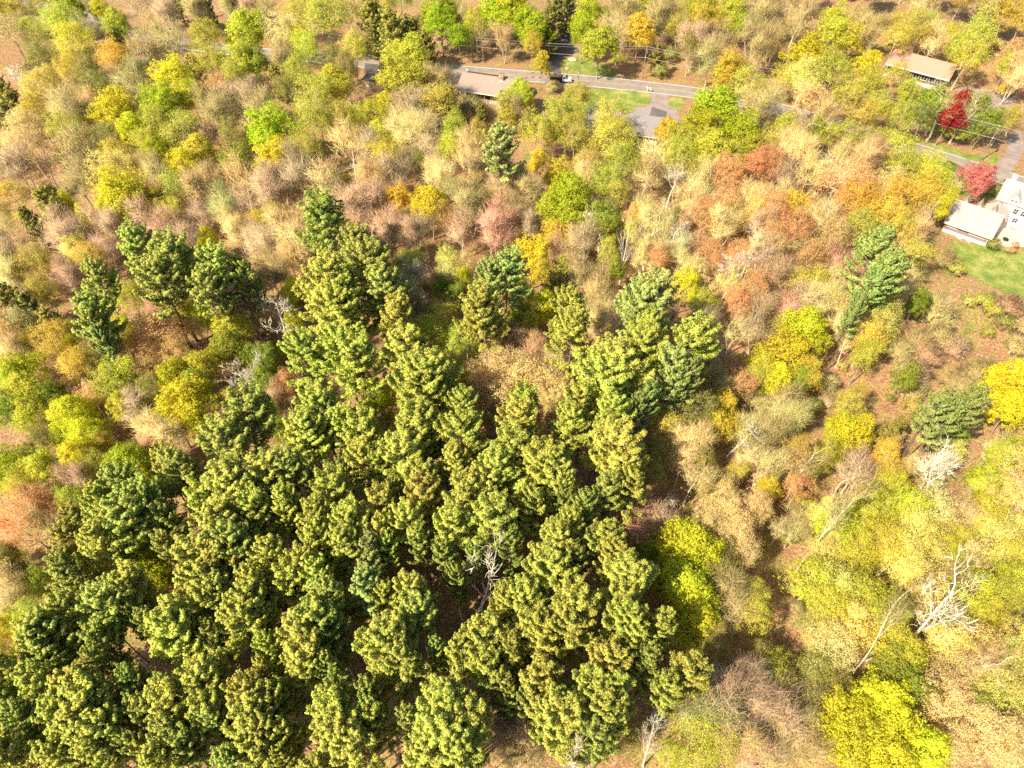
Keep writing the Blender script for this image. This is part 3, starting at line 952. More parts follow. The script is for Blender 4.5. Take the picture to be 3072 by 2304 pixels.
# ------------------------------------------------------------------ the trees seen in the photograph
# kind+colour, crown centre and crown width, read off enlargements of the photograph (sheet origin and scale first)
SHEETS = [
 (0, 0, .3617, """So 90 70 270;SG 330 60 220;FL 560 60 260;FY 850 90 160;SG 470 190 300;ST 90 260 300;So 290 290 220;Bb 720 260 220;FG 960 215 230;Fg 1000 340 170;SY 610 400 340;Sd 380 480 240;SA 940 470 260;Sd 780 520 160;Bb 1180 390 260;Bb 1390 350 200;BB 1390 90 220;BB 1160 70 200;CC 1480 40 130;Bb 1630 90 200;CC 1730 70 130;Bb 1930 60 180;BB 2090 70 200;SG 1740 330 280;SG 1720 520 260;FG 2050 270 320;FG 2010 480 300;SG 1930 640 230;FY 1410 640 290;FY 1600 800 220;FL 1320 860 330;SO 1780 765 210;FY 960 920 350;Bb 1060 640 300;Sd 700 630 260;SA 610 580 220;Sd 850 720 250;Bb 1140 740 220;Bb 560 890 340;SA 290 930 260;So 350 730 340;ST 270 1060 290;SG 590 1060 300;Sd 760 980 200;SG 1480 1120 340;SG 1280 1010 260;Bb 1800 930 330;BB 2010 820 260;Sd 1950 1130 260;FY 1530 1390 260;FL 1320 1260 240;FG 1640 1260 260;SA 960 1280 260;Sd 860 1190 230;Bb 640 1260 330;FY 1100 1090 270;ST 240 1200 300;BB 140 1400 300;SK 930 1460 380;Bb 1290 1450 250;FY 1030 1620 400;Fg 1960 1350 240;SG 1440 1560 300;Bb 1720 1520 300;BT 2010 1520 330;Bb 640 1480 260;Cd 60 830 220;CC 80 1000 170;So 110 1610 260;SG 1230 1180 230;Sd 1170 930 200;ST 780 820 170;SG 60 90 250;Cd 1600 590 160;Cd 960 400 150;Bb 1250 240 170;FL 640 130 150"""),
 (760, 0, .3617, """SG 640 150 420;FY 380 330 200;ST 240 290 280;FG 30 300 170;Cd 1000 180 260;Cd 1170 300 300;CC 1330 330 240;CC 1030 330 180;Cd 1440 400 170;FL 1540 110 300;SY 1850 200 230;FL 2020 120 300;FL 2160 90 240;Bb 1690 120 180;SG 820 430 260;SG 430 430 240;Sd 640 520 220;Bb 250 520 220;SG 370 600 260;Fg 20 560 200;Sd 760 600 240;FG 1260 480 330;FG 1240 640 360;FA 680 730 300;SG 500 850 400;FL 150 1060 400;FY 200 1330 360;SG 480 1060 280;SG 700 970 260;SG 870 980 220;FY 1110 890 180;SY 1020 980 220;FY 1040 1130 180;BB 1270 900 300;Bb 1500 700 230;So 1560 860 330;Cd 1620 870 200;Vb 1800 900 260;CC 1900 960 120;SG 1670 1070 240;SY 1620 1230 230;FY 1220 1190 120;BT 1330 1110 330;BB 1000 1270 280;BT 800 1210 300;SG 1130 1290 300;BB 1430 1230 220;BT 1790 1260 260;Pe 2060 1260 420;ST 980 1460 270;BB 1180 1420 250;BB 340 1440 330;BT 560 1500 330;BB 140 1560 300;So 420 1240 260;BT 1560 1480 260;Bb 2160 930 200;SG 2130 840 150;FG 2190 760 150;Fg 1370 1340 110;Cd 190 660 150;Bb 30 880 260;Sd 340 760 260;FG 1190 700 180;Bb 1900 300 140;So 330 150 230;Bb 90 150 180;Bb 880 90 180;Bb 780 60 160;So 1060 60 200"""),
 (1500, 0, .3617, """FL 90 110 320;FL 230 190 220;CC 460 140 200;CC 400 300 170;CC 560 60 170;FL 740 120 260;FL 680 290 210;FG 830 370 300;Bb 990 270 260;FA 1150 270 260;FG 1180 60 180;Bb 1000 100 220;Bb 1330 150 260;CC 1290 110 130;SG 1500 230 220;BB 1630 330 240;FL 1690 80 230;SA 1720 160 250;FG 1900 110 260;FL 1990 230 160;SG 1560 60 220;Bb 1850 380 300;Bb 2100 220 260;FA 1900 560 260;Bb 1750 480 200;Ug 1400 440 150;Ug 1330 570 150;Sd 1580 420 160;Bb 2150 430 200;Cd 1300 480 120;FG 340 540 140;Vb 430 715 110;SG 640 800 250;SG 560 970 340;SG 620 1130 300;FG 200 790 150;So 90 890 230;FG 70 960 160;So 930 1020 340;SG 960 1200 420;SA 880 1130 260;SG 1010 1380 300;FA 1400 1060 210;SG 1450 1180 260;FL 1780 900 400;FL 1650 1060 330;FL 1980 1100 300;FG 1730 1250 300;SG 2060 720 330;BT 2120 880 220;Sd 860 1040 120;FA 490 1440 230;FA 320 1340 160;FL 560 1590 330;SG 1500 1330 280;BT 1300 1320 260;So 730 1360 280;BT 720 1450 240;Bb 180 1560 260;BB 60 1500 220;BT 1180 1450 280;SG 1930 1310 260;FG 2080 1230 200;SO 2140 1360 260;SO 1860 1470 300;WW 1430 1500 240;BT 1640 1500 260;SG 830 1520 260;FG 480 1100 170;SK 1680 1380 200"""),
 (2272, 0, .3617, """FY 440 480 320;FG 640 170 220;FG 590 290 260;FL 960 50 200;FG 760 330 220;Bb 330 170 240;Bb 60 150 230;Bb 140 330 200;Bb 230 90 200;SG 640 620 330;SG 560 560 240;FY 900 560 220;SG 850 700 300;SK 380 650 300;Bb 850 220 200;Bb 980 260 180;ST 440 830 260;SG 700 820 280;BT 560 980 240;So 860 960 240;SG 1040 890 230;SG 1150 640 230;FG 1260 780 170;BT 1330 110 260;So 1200 200 280;SG 1140 320 230;SA 1640 120 230;SG 1420 240 220;FG 1580 310 110;So 1330 300 200;SG 1800 330 300;SG 1740 480 260;SG 1870 240 240;BT 1980 160 300;SA 2100 90 280;SA 2150 300 240;SO 2100 490 230;BT 1480 330 220;BT 2160 620 220;UF 2040 740 130;SG 1620 380 170;BB 1900 90 240;So 1520 60 240;SG 2080 560 180;FR 1660 870 180;FR 1590 980 200;VR 1945 450 60;CC 1700 860 120;Fg 1830 880 170;UG 1640 1090 200;UG 1850 1110 130;Fg 1900 1010 200;Fg 1430 860 240;Sd 1380 980 200;SG 2070 980 190;SG 200 640 200;BT 120 820 200;SG 1200 1250 300;SG 1180 1400 260;SY 1460 1440 300;SA 1350 1560 300;BT 900 1330 260;ST 640 1500 330;SO 860 1560 300;BT 320 1250 260;SG 240 1090 220;SG 760 1130 230;SG 560 1140 200;SO 100 1380 260;So 1000 1190 230;BT 420 1430 260;BB 200 1500 240;ST 1080 1530 260;VM 1830 1450 230;FM 1850 1480 200;UT 1680 1540 150;Ug 1980 1570 130;UL 1690 1470 60;Fg 480 1100 200;So 100 1150 200;SG 2190 1600 10;BT 700 1350 230"""),
 (0, 560, .3617, """FY 990 100 400;SK 940 200 160;Cd 420 210 260;CC 260 310 170;FY 690 250 110;BB 1160 240 270;BB 900 330 260;BB 560 420 330;SK 640 560 240;BT 120 420 240;BB 60 620 230;So 260 650 330;BT 100 730 240;BB 550 750 240;BB 850 520 240;BB 1500 430 280;BB 1350 330 230;FY 1720 440 150;FY 1710 540 110;BT 1950 360 220;Bb 1870 170 260;BB 2070 150 230;Bb 1290 100 230;SG 1400 220 220;Pn 1160 500 420;Pn 1340 700 520;Pn 1330 830 480;Pn 830 780 330;Pn 720 1060 420;Pn 830 1200 300;Pe 860 1310 180;Pn 1960 660 480;Pn 1760 880 400;Pn 2080 800 260;Cd 70 970 300;CC 240 1040 240;ST 80 1130 290;ST 230 1160 260;ST 110 1280 260;SG 260 1320 170;SA 460 1330 330;Cd 460 1170 230;FY 600 1330 170;BT 140 1420 220;FY 220 1530 330;FG 130 1580 260;SA 690 1480 300;SG 1060 1260 200;FY 1030 1180 170;SO 1320 1210 430;SO 1150 1380 330;SO 1450 1400 260;SO 1250 1500 260;FY 1700 1110 230;FG 1520 1060 220;ST 1650 1180 170;FG 1930 1180 330;Fg 1900 1330 280;FY 1460 1560 250;FG 1020 1580 330;FG 1700 1480 260;Fg 2080 1420 160;Br 2050 1010 330;Sd 620 1240 160;Bb 760 1320 200;Sd 850 1480 240;So 380 880 220;SA 340 900 160;BB 680 460 220;FY 560 150 140;SY 2110 300 120;BB 1500 560 260;So 760 620 220;Sd 1600 640 150;Sd 1580 960 180"""),
 (760, 560, .3617, """BB 640 200 300;BT 300 340 300;BT 380 500 300;ST 390 620 260;ST 300 560 200;SG 160 260 190;BB 90 480 260;BB 900 170 330;FA 1210 120 230;FY 1470 170 310;SO 1570 270 210;BB 1290 400 260;BB 1430 350 230;ST 1040 130 190;BB 1100 290 230;BB 1720 370 230;BB 2020 330 320;Bb 1800 150 280;Bb 2060 90 230;Bb 1640 70 200;FY 320 870 170;FG 340 1120 150;Pn 700 350 430;Pn 860 540 330;Pq 620 900 520;Pq 560 820 330;Pn 980 700 430;Pn 1080 850 400;Pq 880 950 430;Pq 720 1080 420;Pq 1170 1120 300;Pq 1230 1320 400;Pq 450 1440 380;Pq 760 1420 400;Pq 880 1560 420;Pq 1340 1420 320;Pq 1430 1580 430;Pe 2070 680 420;Pe 1960 800 330;Pq 1940 980 360;Pq 1960 1120 360;SG 1300 640 230;Bb 1270 880 260;Bb 1340 1030 260;Fg 1290 740 180;Sd 1220 700 160;WW 1410 740 240;SK 1640 600 200;WK 1640 720 200;ST 1780 640 150;FY 1740 760 140;Fg 1690 900 180;Fg 1560 860 150;SG 1560 1060 240;SL 1510 1250 330;SG 1750 1330 350;SG 1690 1500 220;SG 1430 1180 160;ST 1940 1380 230;KT 2020 1560 420;KT 1850 1560 260;SG 2170 1000 190;Fg 1060 560 160;So 720 640 200;Br 60 960 260;Fg 100 1430 230;Fg 120 1560 200;SO 280 1620 160;BB 640 1240 120;BB 730 1230 120;FY 2180 600 100;Bb 1120 500 200;Br 2150 1280 220;SG 1820 1180 140"""),
 (1500, 560, .3617, """FL 570 130 380;FG 410 200 200;FY 640 230 260;WW 700 280 230;FA 470 400 240;Br 570 300 180;Br 690 460 240;FA 560 500 130;Bb 100 250 220;BB 250 330 200;FY 250 580 330;SG 340 680 200;BB 460 560 240;Bb 690 760 280;Bb 560 660 180;FG 530 660 140;Cd 480 860 260;FY 200 900 230;FY 340 1000 260;Fg 170 1080 200;FG 240 1170 170;Pq 560 1080 330;Pq 570 1260 380;Bb 800 850 200;Bb 860 1000 230;Bb 940 1150 260;BT 780 1130 190;Pe 1200 860 560;Pe 1150 1020 500;Pq 1210 1200 300;Pq 1480 1310 420;Pq 1150 1380 400;Pq 880 1500 540;Pe 1460 1480 420;Pe 1560 1600 300;FY 1530 820 250;Sd 880 200 220;Fg 860 300 260;Fg 880 400 200;FA 1100 260 160;FY 1080 380 140;BT 1200 250 230;WT 1290 250 240;BT 1190 560 220;BO 1290 560 230;BT 1380 400 200;WW 1500 480 260;SO 1880 120 300;SO 1700 260 260;BT 1620 130 230;WW 2060 650 330;SO 1700 600 240;BT 1860 300 260;BB 1840 200 200;SO 1960 560 240;ST 1640 730 200;WK 1850 820 260;SO 1990 980 280;SO 2080 860 240;Br 2150 1150 280;WT 1950 1200 260;BB 1650 1180 250;Bb 1560 1270 200;Bb 1690 1380 230;BB 1840 1440 230;WT 1800 1540 200;FY 2150 1430 200;KY 2140 1530 260;SO 1940 1600 220;SG 1700 960 220;SG 1660 1060 180;Br 1400 1160 200;Sd 1420 260 130;Fg 970 700 160;SG 900 560 180;BT 1370 560 160;Br 2180 700 180;BT 1540 680 170;So 300 1330 200;Br 300 1420 260;BB 470 1480 230;KT 150 1550 320;SO 1320 620 160;SK 2060 240 230;WW 2170 520 260;BT 2110 120 220"""),
 (2272, 560, .3617, """SO 130 230 280;Br 60 300 220;SO 330 330 260;SA 330 180 230;BT 220 130 220;WT 600 290 280;SO 600 430 280;SA 860 150 330;SA 1020 220 330;SA 1210 120 330;SA 1390 90 230;SY 1520 120 200;FY 1530 170 130;BT 1310 300 240;So 900 330 280;SA 1180 380 300;SO 760 150 260;BT 480 250 240;SO 110 460 230;SO 470 560 260;Br 640 620 200;SA 440 800 300;Br 130 700 260;BB 330 960 300;BT 540 960 260;BB 250 1040 200;FY 350 1180 340;FY 230 1380 360;FY 470 1280 240;KY 100 1530 280;KY 400 1550 260;Pe 930 560 400;Pe 950 720 420;Pe 960 860 300;Pe 820 1060 210;So 1300 560 260;Vb 1280 700 230;BT 1330 400 220;BT 1220 480 220;So 980 1000 260;SK 1050 1130 280;BT 1140 940 220;SA 920 1250 300;SG 880 1420 240;FG 860 1420 110;BT 1180 800 200;Vb 1560 600 180;Vb 1480 1000 330;Fg 1340 950 170;UG 1360 980 150;UG 1660 680 130;UG 1900 960 170;UG 1950 1010 150;Vr 2080 990 200;Ug 2060 1130 150;UK 1760 950 110;Vb 1330 1280 260;Vb 1180 1350 260;Vb 1490 1250 230;VB 1260 1520 260;Vr 1400 1400 260;Vb 1840 1530 260;VB 1640 1330 220;UG 1240 1500 200;Fg 1240 1600 190;FF 2090 1590 300;Ug 1960 470 110;UO 2130 530 55;UO 2140 480 55;UT 2080 522 45;UG 1910 1200 110;UK 700 1490 90;BT 700 1100 220;WT 760 1290 220;Br 30 1000 200;ST 640 820 230;BT 60 560 240;UG 1640 620 90;Vb 2150 1300 170"""),
 (0, 1120, .3617, """FG 240 180 330;FY 600 340 340;Fg 450 190 220;Fg 100 330 260;FG 260 380 230;SG 940 130 330;ST 760 200 220;FY 1560 290 420;FY 1450 400 300;FY 1640 420 250;BT 1330 510 310;Br 1300 620 180;FY 720 540 300;FY 660 700 300;FL 1090 740 370;FY 1200 870 180;FL 90 740 260;FL 100 860 250;FG 370 800 290;SG 200 920 300;SG 800 800 260;BB 700 880 260;SG 640 1060 230;SO 200 1110 370;SO 430 1090 230;BO 180 1250 340;Bb 400 1300 300;SO 60 1280 180;Fg 60 1500 180;Cd 600 1370 300;Cd 640 1240 260;Cd 560 1560 260;Sd 330 600 200;Fg 300 700 160;FG 530 560 140;Sd 1230 150 230;FY 1420 90 200;Fg 1650 110 260;Bb 1900 260 120;SG 2080 330 240;SG 1990 230 190;Pn 2020 480 470;Pn 1880 600 430;Pn 1560 880 380;Pq 1340 820 260;Pn 1080 980 370;Pq 1900 960 470;Pq 1780 1060 430;Pn 1250 1080 380;Pq 870 1150 300;Pn 950 1280 470;Pn 1180 1230 380;Pq 1950 1230 460;Pq 1720 1200 330;Pn 1420 1270 260;Pq 850 1480 330;Pq 1730 1430 420;Pn 1960 1480 430;Pq 1800 1600 400;Pn 1400 1420 200;FY 1230 1530 340;FY 1140 1600 200;Vb 560 930 110;Sd 60 1620 220;So 830 600 180;Sd 400 470 140;FY 820 560 170;FG 1060 280 220;Sd 620 1480 180;WB 1080 250 330"""),
 (760, 1120, .3617, """FY 1050 250 330;FG 960 380 170;Sd 1080 430 160;Fg 250 480 180;SG 100 330 240;SO 260 120 230;Br 200 230 180;Fg 110 60 230;Pq 550 330 420;Pq 480 500 380;Pq 390 640 330;Pn 640 400 300;Pq 830 450 330;Pq 850 620 380;Pq 900 760 300;Pq 1430 130 440;Pq 1380 240 400;Pq 1760 330 300;Pq 1330 430 360;Pq 1260 560 420;Pq 1240 720 420;Pq 1450 560 260;Pq 1100 860 260;Pq 1740 560 420;Pq 1680 760 300;Pq 150 780 380;Pn 300 860 340;Pq 110 960 220;Pq 620 1100 380;Pq 560 1220 300;Pq 300 1080 300;Pq 100 1250 360;Pq 300 1200 200;Pq 1370 930 340;Pq 1300 1080 380;Pq 1280 1270 340;Pq 1720 1060 420;Pq 1850 1220 480;Pq 1640 1330 360;Pq 2000 800 420;Pq 2070 920 380;Pq 800 1290 360;Pq 780 1430 340;Pq 1050 1230 330;Pq 1090 1350 260;Pq 500 1390 300;Pq 540 1560 330;Pq 180 1560 330;Pe 960 1560 360;Pn 1600 1480 200;Pn 1380 1440 230;Pn 1820 1530 200;Pn 2130 1470 220;Pq 1120 1480 200;FA 1700 120 170;FA 1780 80 160;KT 2060 120 360;KT 1900 160 200;Br 1990 560 130;Pq 2150 620 260;Sd 1990 430 130;Pn 760 880 160;Pn 1180 1030 200;Pn 480 880 180"""),
 (1500, 1120, .3617, """KT 200 80 420;KT 420 120 300;ST 470 260 220;Br 540 150 160;Pq 130 340 300;Pq 170 460 380;Pq 560 420 340;Pq 700 250 330;Pq 860 120 520;Pq 880 330 330;Pe 1150 230 260;Pe 1130 340 200;Pe 1430 80 300;Pq 780 540 330;Pq 960 640 480;Pq 1040 760 420;Pq 250 680 420;Pq 80 760 330;Pq 480 800 400;Pq 330 930 440;Pq 520 960 260;Pq 1090 1000 310;Pn 800 980 280;Pn 700 1150 240;Pq 290 1150 300;Pn 520 1140 200;Pq 560 1290 260;Pq 430 1400 380;Pq 380 1560 380;Pq 880 1440 360;Pq 980 1580 300;Pn 700 1500 200;Pn 620 1620 230;Pn 100 1400 220;Sd 1560 300 370;So 1440 480 330;FA 1840 280 240;FA 1830 440 240;BT 1580 600 300;So 1330 430 200;Sd 1300 700 260;Sd 1280 880 220;WT 1500 760 250;ST 1420 700 160;WT 1600 900 270;ST 1660 900 200;BT 2080 480 260;WT 2100 700 260;Bb 2060 620 260;Br 1200 1200 330;BB 1370 1250 280;Br 1030 1240 230;ST 1800 1130 330;KT 1960 1180 350;KT 1720 1260 330;ST 1890 1330 330;KT 2100 1150 260;ST 2030 1460 260;FY 1520 1470 480;FY 1640 1560 360;FY 1380 1450 240;Fg 1240 1500 200;ST 1860 960 180;SO 2000 100 260;BO 1900 60 230;SG 2160 80 190;Bb 1800 120 180;FA 2180 960 130;Sd 1700 720 200;Sd 1750 880 180;So 1950 820 180;Sd 1860 1520 230"""),
 (2272, 1120, .3617, """Pe 1640 260 340;Pe 1450 350 330;Pe 1560 400 280;FF 2090 150 330;FF 2120 300 280;FF 1920 140 150;UY 2170 400 130;FY 770 500 300;FY 690 470 240;FY 860 480 180;So 760 300 240;So 830 180 160;Cd 1070 530 210;Cd 1170 470 160;UK 1020 620 120;Ug 340 430 150;Ug 490 270 140;Fg 400 320 110;Bb 220 240 230;BT 260 380 260;Bb 100 500 260;Vb 60 200 200;Fg 350 70 200;FY 160 60 230;Vb 560 60 230;Vb 1240 60 260;VB 1300 60 200;Ug 1110 200 80;Vb 1300 180 180;Vb 1700 90 230;KY 600 700 240;So 340 700 260;BT 140 760 260;Bb 40 800 200;So 480 760 160;WB 780 800 330;BB 830 800 260;WA 1080 780 230;SA 1060 700 230;SA 1100 860 260;KY 1090 960 260;SK 1590 700 200;WW 1520 760 360;ST 1280 780 160;Fg 1640 560 160;SY 2030 680 250;KK 2100 760 300;KY 1900 880 270;KY 2160 620 200;KK 2000 1010 260;KY 780 1200 380;KY 960 1120 340;KY 660 1330 330;KK 560 1200 260;KY 1240 1130 330;KT 1440 1130 330;KK 1330 1300 380;KY 1020 1400 380;KK 1180 1480 330;KY 780 1500 360;KK 560 1480 300;KT 1640 1200 330;KY 1620 1360 330;KY 1850 1200 330;KK 1900 1400 360;KK 2080 1260 300;KY 2100 1500 300;ST 30 1140 230;Bb 330 1280 230;SO 350 960 240;FA 70 970 180;Ug 260 1330 180;KK 1430 1540 300;KT 1750 1560 300;KY 1560 1560 260;Sd 430 800 180;BT 1960 640 160;WT 1130 620 150"""),
 (0, 1704, .3617, """Cd 80 80 260;Bb 130 200 300;Cd 170 60 160;Cd 560 130 280;Fg 330 130 200;SG 260 430 280;FG 150 480 200;FA 60 500 160;SA 240 620 220;SA 90 640 230;So 90 760 200;Pn 700 60 280;FY 1210 60 420;FG 1360 130 240;Fg 1420 330 180;Pq 620 420 330;Pn 480 520 420;Pq 480 650 360;Pn 960 330 430;Pq 1080 260 420;Pn 850 460 230;Pn 1150 430 200;Pq 1750 170 400;Pn 1900 130 330;Pq 1780 340 330;Pq 1430 560 440;Pq 1450 720 420;Pq 2110 330 380;Pq 2080 500 400;Pn 900 700 280;Pn 880 800 220;Pq 150 930 330;Pq 320 820 330;Pn 430 740 260;Pn 60 820 200;Pq 260 1030 350;Pn 100 1100 230;Pq 760 980 400;Pq 950 1030 420;Pn 1150 980 260;Pq 850 1200 430;Pn 620 1050 300;Pq 560 1240 330;Pq 1650 980 430;Pq 1600 1150 430;Pn 1420 1070 280;Pn 1800 640 260;Pq 1700 1340 380;Pq 2080 1120 380;Pq 2060 1320 430;Pn 1900 1220 260;Pq 930 1380 420;Pq 760 1400 360;Pq 960 1560 330;Pn 260 1300 330;Pn 80 1300 280;Pq 220 1480 430;Pq 70 1560 280;Pq 480 1560 330;Pq 700 1580 260;Pn 1280 1250 300;Pn 1180 1160 230;Pn 1180 1400 230;Pn 1450 1400 330;Pq 1380 1560 300;Pn 1600 1560 280;Pq 2130 1500 330;Pn 1900 1600 280;Pq 1180 1560 200;Vb 1180 1300 130;Vb 1780 700 140;Pn 1270 480 200"""),
 (760, 1704, .3617, """Pq 60 200 330;Pq 300 230 330;Pq 560 90 300;Pe 980 150 420;Pq 1400 160 340;Pq 1100 280 230;Pq 60 430 330;Pq 480 370 420;Pq 440 560 400;Pn 700 300 330;Pn 680 600 330;Pq 160 700 230;Pq 150 900 200;Pq 1120 480 420;Pq 1120 680 470;Pq 1260 850 400;Pq 1050 880 260;Pn 1370 400 330;Pn 1280 360 230;Pq 450 900 420;Pq 480 800 330;Pn 660 880 260;Pq 1950 470 380;Pq 1900 680 380;Pq 1750 700 300;Pq 2130 400 300;Pq 1950 880 330;Pq 2120 800 300;Pq 820 1230 430;Pq 720 1380 460;Pq 900 1480 420;Pq 1080 1330 280;Pn 700 1130 300;Pn 950 1180 260;Pq 100 1200 330;Pq 140 1400 380;Pq 60 1580 330;Pq 300 1300 280;Pq 1560 1200 480;Pq 1520 1400 560;Pq 1720 1420 430;Pq 1450 1560 420;Pq 1780 1580 420;Pn 1360 1220 230;Pn 1850 1260 260;Pn 1500 700 190;Pn 1800 1080 190;Pn 2130 1120 200;Pq 300 1560 200;Pq 560 1600 300;Pn 960 1060 260;Pn 1700 130 200;Bb 1720 330 160;Br 2120 1330 260;Sd 2080 1230 180;BT 2120 1480 240;Bb 2180 1580 240;Pn 330 1080 200"""),
 (1500, 1704, .6304, """Pq 270 40 220;Pq 560 50 260;Pq 620 130 190;Pq 100 170 210;Pq 110 310 230;Pq 90 430 180;Pq 350 200 260;Pq 320 330 250;Pq 230 400 210;Pq 590 290 240;Pq 650 380 200;Pq 730 250 150;Pq 760 330 140;Pq 220 540 250;Pq 380 520 230;Pq 520 480 230;Pq 560 590 220;Pq 330 640 280;Pq 450 680 250;Pq 250 720 230;Pq 820 500 220;Pq 780 590 170;Pn 680 470 160;Pn 60 560 150;Pn 130 640 150;Pq 530 720 160;Pn 500 800 200;Sd 570 820 200;Sd 640 780 110;Br 60 770 220;Bb 90 880 230;FY 890 90 300;FY 930 200 260;FY 960 260 180;FG 840 340 170;Fg 740 50 130;Bb 1110 160 230;Sd 1090 80 200;SG 1220 130 120;SG 1200 230 180;Bb 990 320 110;Sd 1010 400 170;Br 960 600 260;BB 1080 690 300;BB 1180 580 220;Bb 960 700 240;SG 920 850 250;SG 1020 830 200;Bb 1150 820 230;SG 830 900 150;WW 1200 540 120;Sd 1230 400 130;Br 1190 880 180"""),
 (2272, 1704, .6304, """KY 250 60 220;KK 400 90 240;KY 340 190 230;KY 500 150 230;KK 470 290 230;KY 620 220 220;SK 760 60 230;KY 620 350 190;KK 330 320 200;ST 330 400 230;Sd 260 500 200;Sd 320 570 170;SG 70 480 190;BB 90 620 260;BB 60 720 260;Bb 240 700 170;Bb 180 830 230;Bb 60 880 200;SG 120 560 130;FY 560 660 260;FY 420 700 250;FY 430 820 290;FY 640 760 280;FY 760 850 250;FY 620 880 280;FY 520 780 230;Fg 650 480 200;Fg 740 560 180;FG 700 420 180;KK 900 370 200;ST 880 300 190;KK 1040 380 230;KK 1150 450 220;KT 950 490 200;KT 880 600 220;KT 960 690 230;KT 1080 780 260;KT 1180 860 230;KT 960 850 200;KK 1100 580 230;Fg 1060 650 200;KK 1220 640 200;Fg 1200 680 130;KK 1230 320 190;KY 1220 80 190;KY 1000 100 220;SK 860 170 200;KY 1100 230 150;Bb 900 60 150;ST 540 540 50;KT 1230 760 160;SG 1160 150 160"""),
]

fr0 = random.Random(3)
for ox, oy, sc, txt in SHEETS:
    for e in txt.split(';'):
        k, a, b, c = e.split()
        c = float(c)
        if c < 20: continue
        by_crown(k[0], k[1], ox + float(a) * sc, oy + float(b) * sc, c * sc * ((1.12 if k == 'Pe' or (k == 'Pn' and oy < 600 and ox < 700) else 1.38) if k[0] == 'P' else 1.15))

# trees whose whole trunk shows: foot pixel, top pixel, crown width
for k, bx, by, tx, ty, wd, lab in [
    ('W', 2391, 1713, 2560, 1395, 150, "tall bare tree with a long pale leaning trunk and fine grey crown above the gully"),
    ('D', 2700, 1960, 2990, 1680, 250, "huge bleached tree with thick white fanning limbs at the right edge"),
    ('W', 2540, 2035, 2790, 1730, 110, "slender pale trunk leaning right, just left of the bleached white limbs"),
    ('W', 2815, 2065, 3020, 1920, 180, "pale leaning trunk near the bottom right corner with drooping bare branches"),
    ('D', 2780, 1500, 2850, 1320, 160, "dead white tree of upright forks standing in the brush at the right"),
    ('D', 1440, 1830, 1480, 1640, 215, "bare white tree standing in the dark hollow of the pine grove"),
    ('D', 860, 1040, 850, 880, 140, "bleached white forked tree left of the middle pines"),
    ('D', 770, 1205, 700, 1060, 140, "bare silvery tree leaning left over the lime green bushes"),
    ('D', 760, 1200, 775, 1050, 100, "pale many stemmed dead tree beside the silvery leaning one"),
    ('D', 420, 1300, 395, 1180, 110, "dead silver tree with drooping limbs in the lime green wood at the left"),
    ('D', 1858, 852, 1895, 600, 60, "tall thin white snag, tallest of the dead trunks in the middle"),
    ('D', 1808, 828, 1820, 698, 60, "small white forked snag left of the tallest snag"),
    ('D', 2180, 1370, 2280, 1250, 130, "weathered white snag with a bent trunk above the gully"),
    ('D', 85, 290, 30, 190, 120, "white branching dead tree at the upper left edge"),
    ('W', 185, 600, 95, 400, 170, "tall bare tree with a long brown trunk leaning left at the left edge"),
    ('W', 585, 250, 515, 50, 130, "tall bare tree with a leaning trunk near the white car"),
    ('W', 2780, 420, 2870, 250, 130, "tall bare trunk right beside the red maple"),
    ('W', 2775, 405, 2850, 290, 60, "thin leaning trunk left of the red maple"),
    ('W', 2848, 430, 2950, 270, 110, "pale leaning trunk between the red maple and the road"),
    ('W', 2702, 368, 2740, 240, 60, "slim trunk at the left end of the row under the pink roofed house"),
    ('W', 2735, 370, 2775, 265, 55, "second slim trunk of the row under the pink roofed house"),
    ('W', 2755, 375, 2800, 275, 55, "third slim trunk of the row under the pink roofed house"),
    ('W', 3018, 410, 3060, 310, 90, "pale double trunk beside the driveway at the right edge"),
    ('W', 2415, 215, 2440, 60, 80, "tall bare trunk on the hillside left of the bright leafy pair"),
    ('W', 2360, 212, 2390, 20, 90, "tall straight bare trunk on the hillside above the road bend"),
    ('W', 2350, 480, 2430, 330, 110, "bare pale tree leaning right over the road bend"),
    ('F', 1572, 178, 1572, 20, 110, "lime green tree with two grey trunks at the wood edge behind the road"),
    ('F', 1610, 185, 1600, 30, 110, "lime green tree nearest the dark lane on its left side"),
    ('F', 1330, 170, 1318, 10, 110, "lime green tree left of the utility pole with the grey transformer"),
]:
    ck = {'W': 'b', 'D': 'W', 'F': 'L'}[k]
    by_ends(k, ck, bx, by, tx, ty, wd, label=lab, bark=(0.5, 0.42, 0.33) if lab.startswith(('tall bare tree with a long brown', 'tall bare tree with a leaning')) else None)

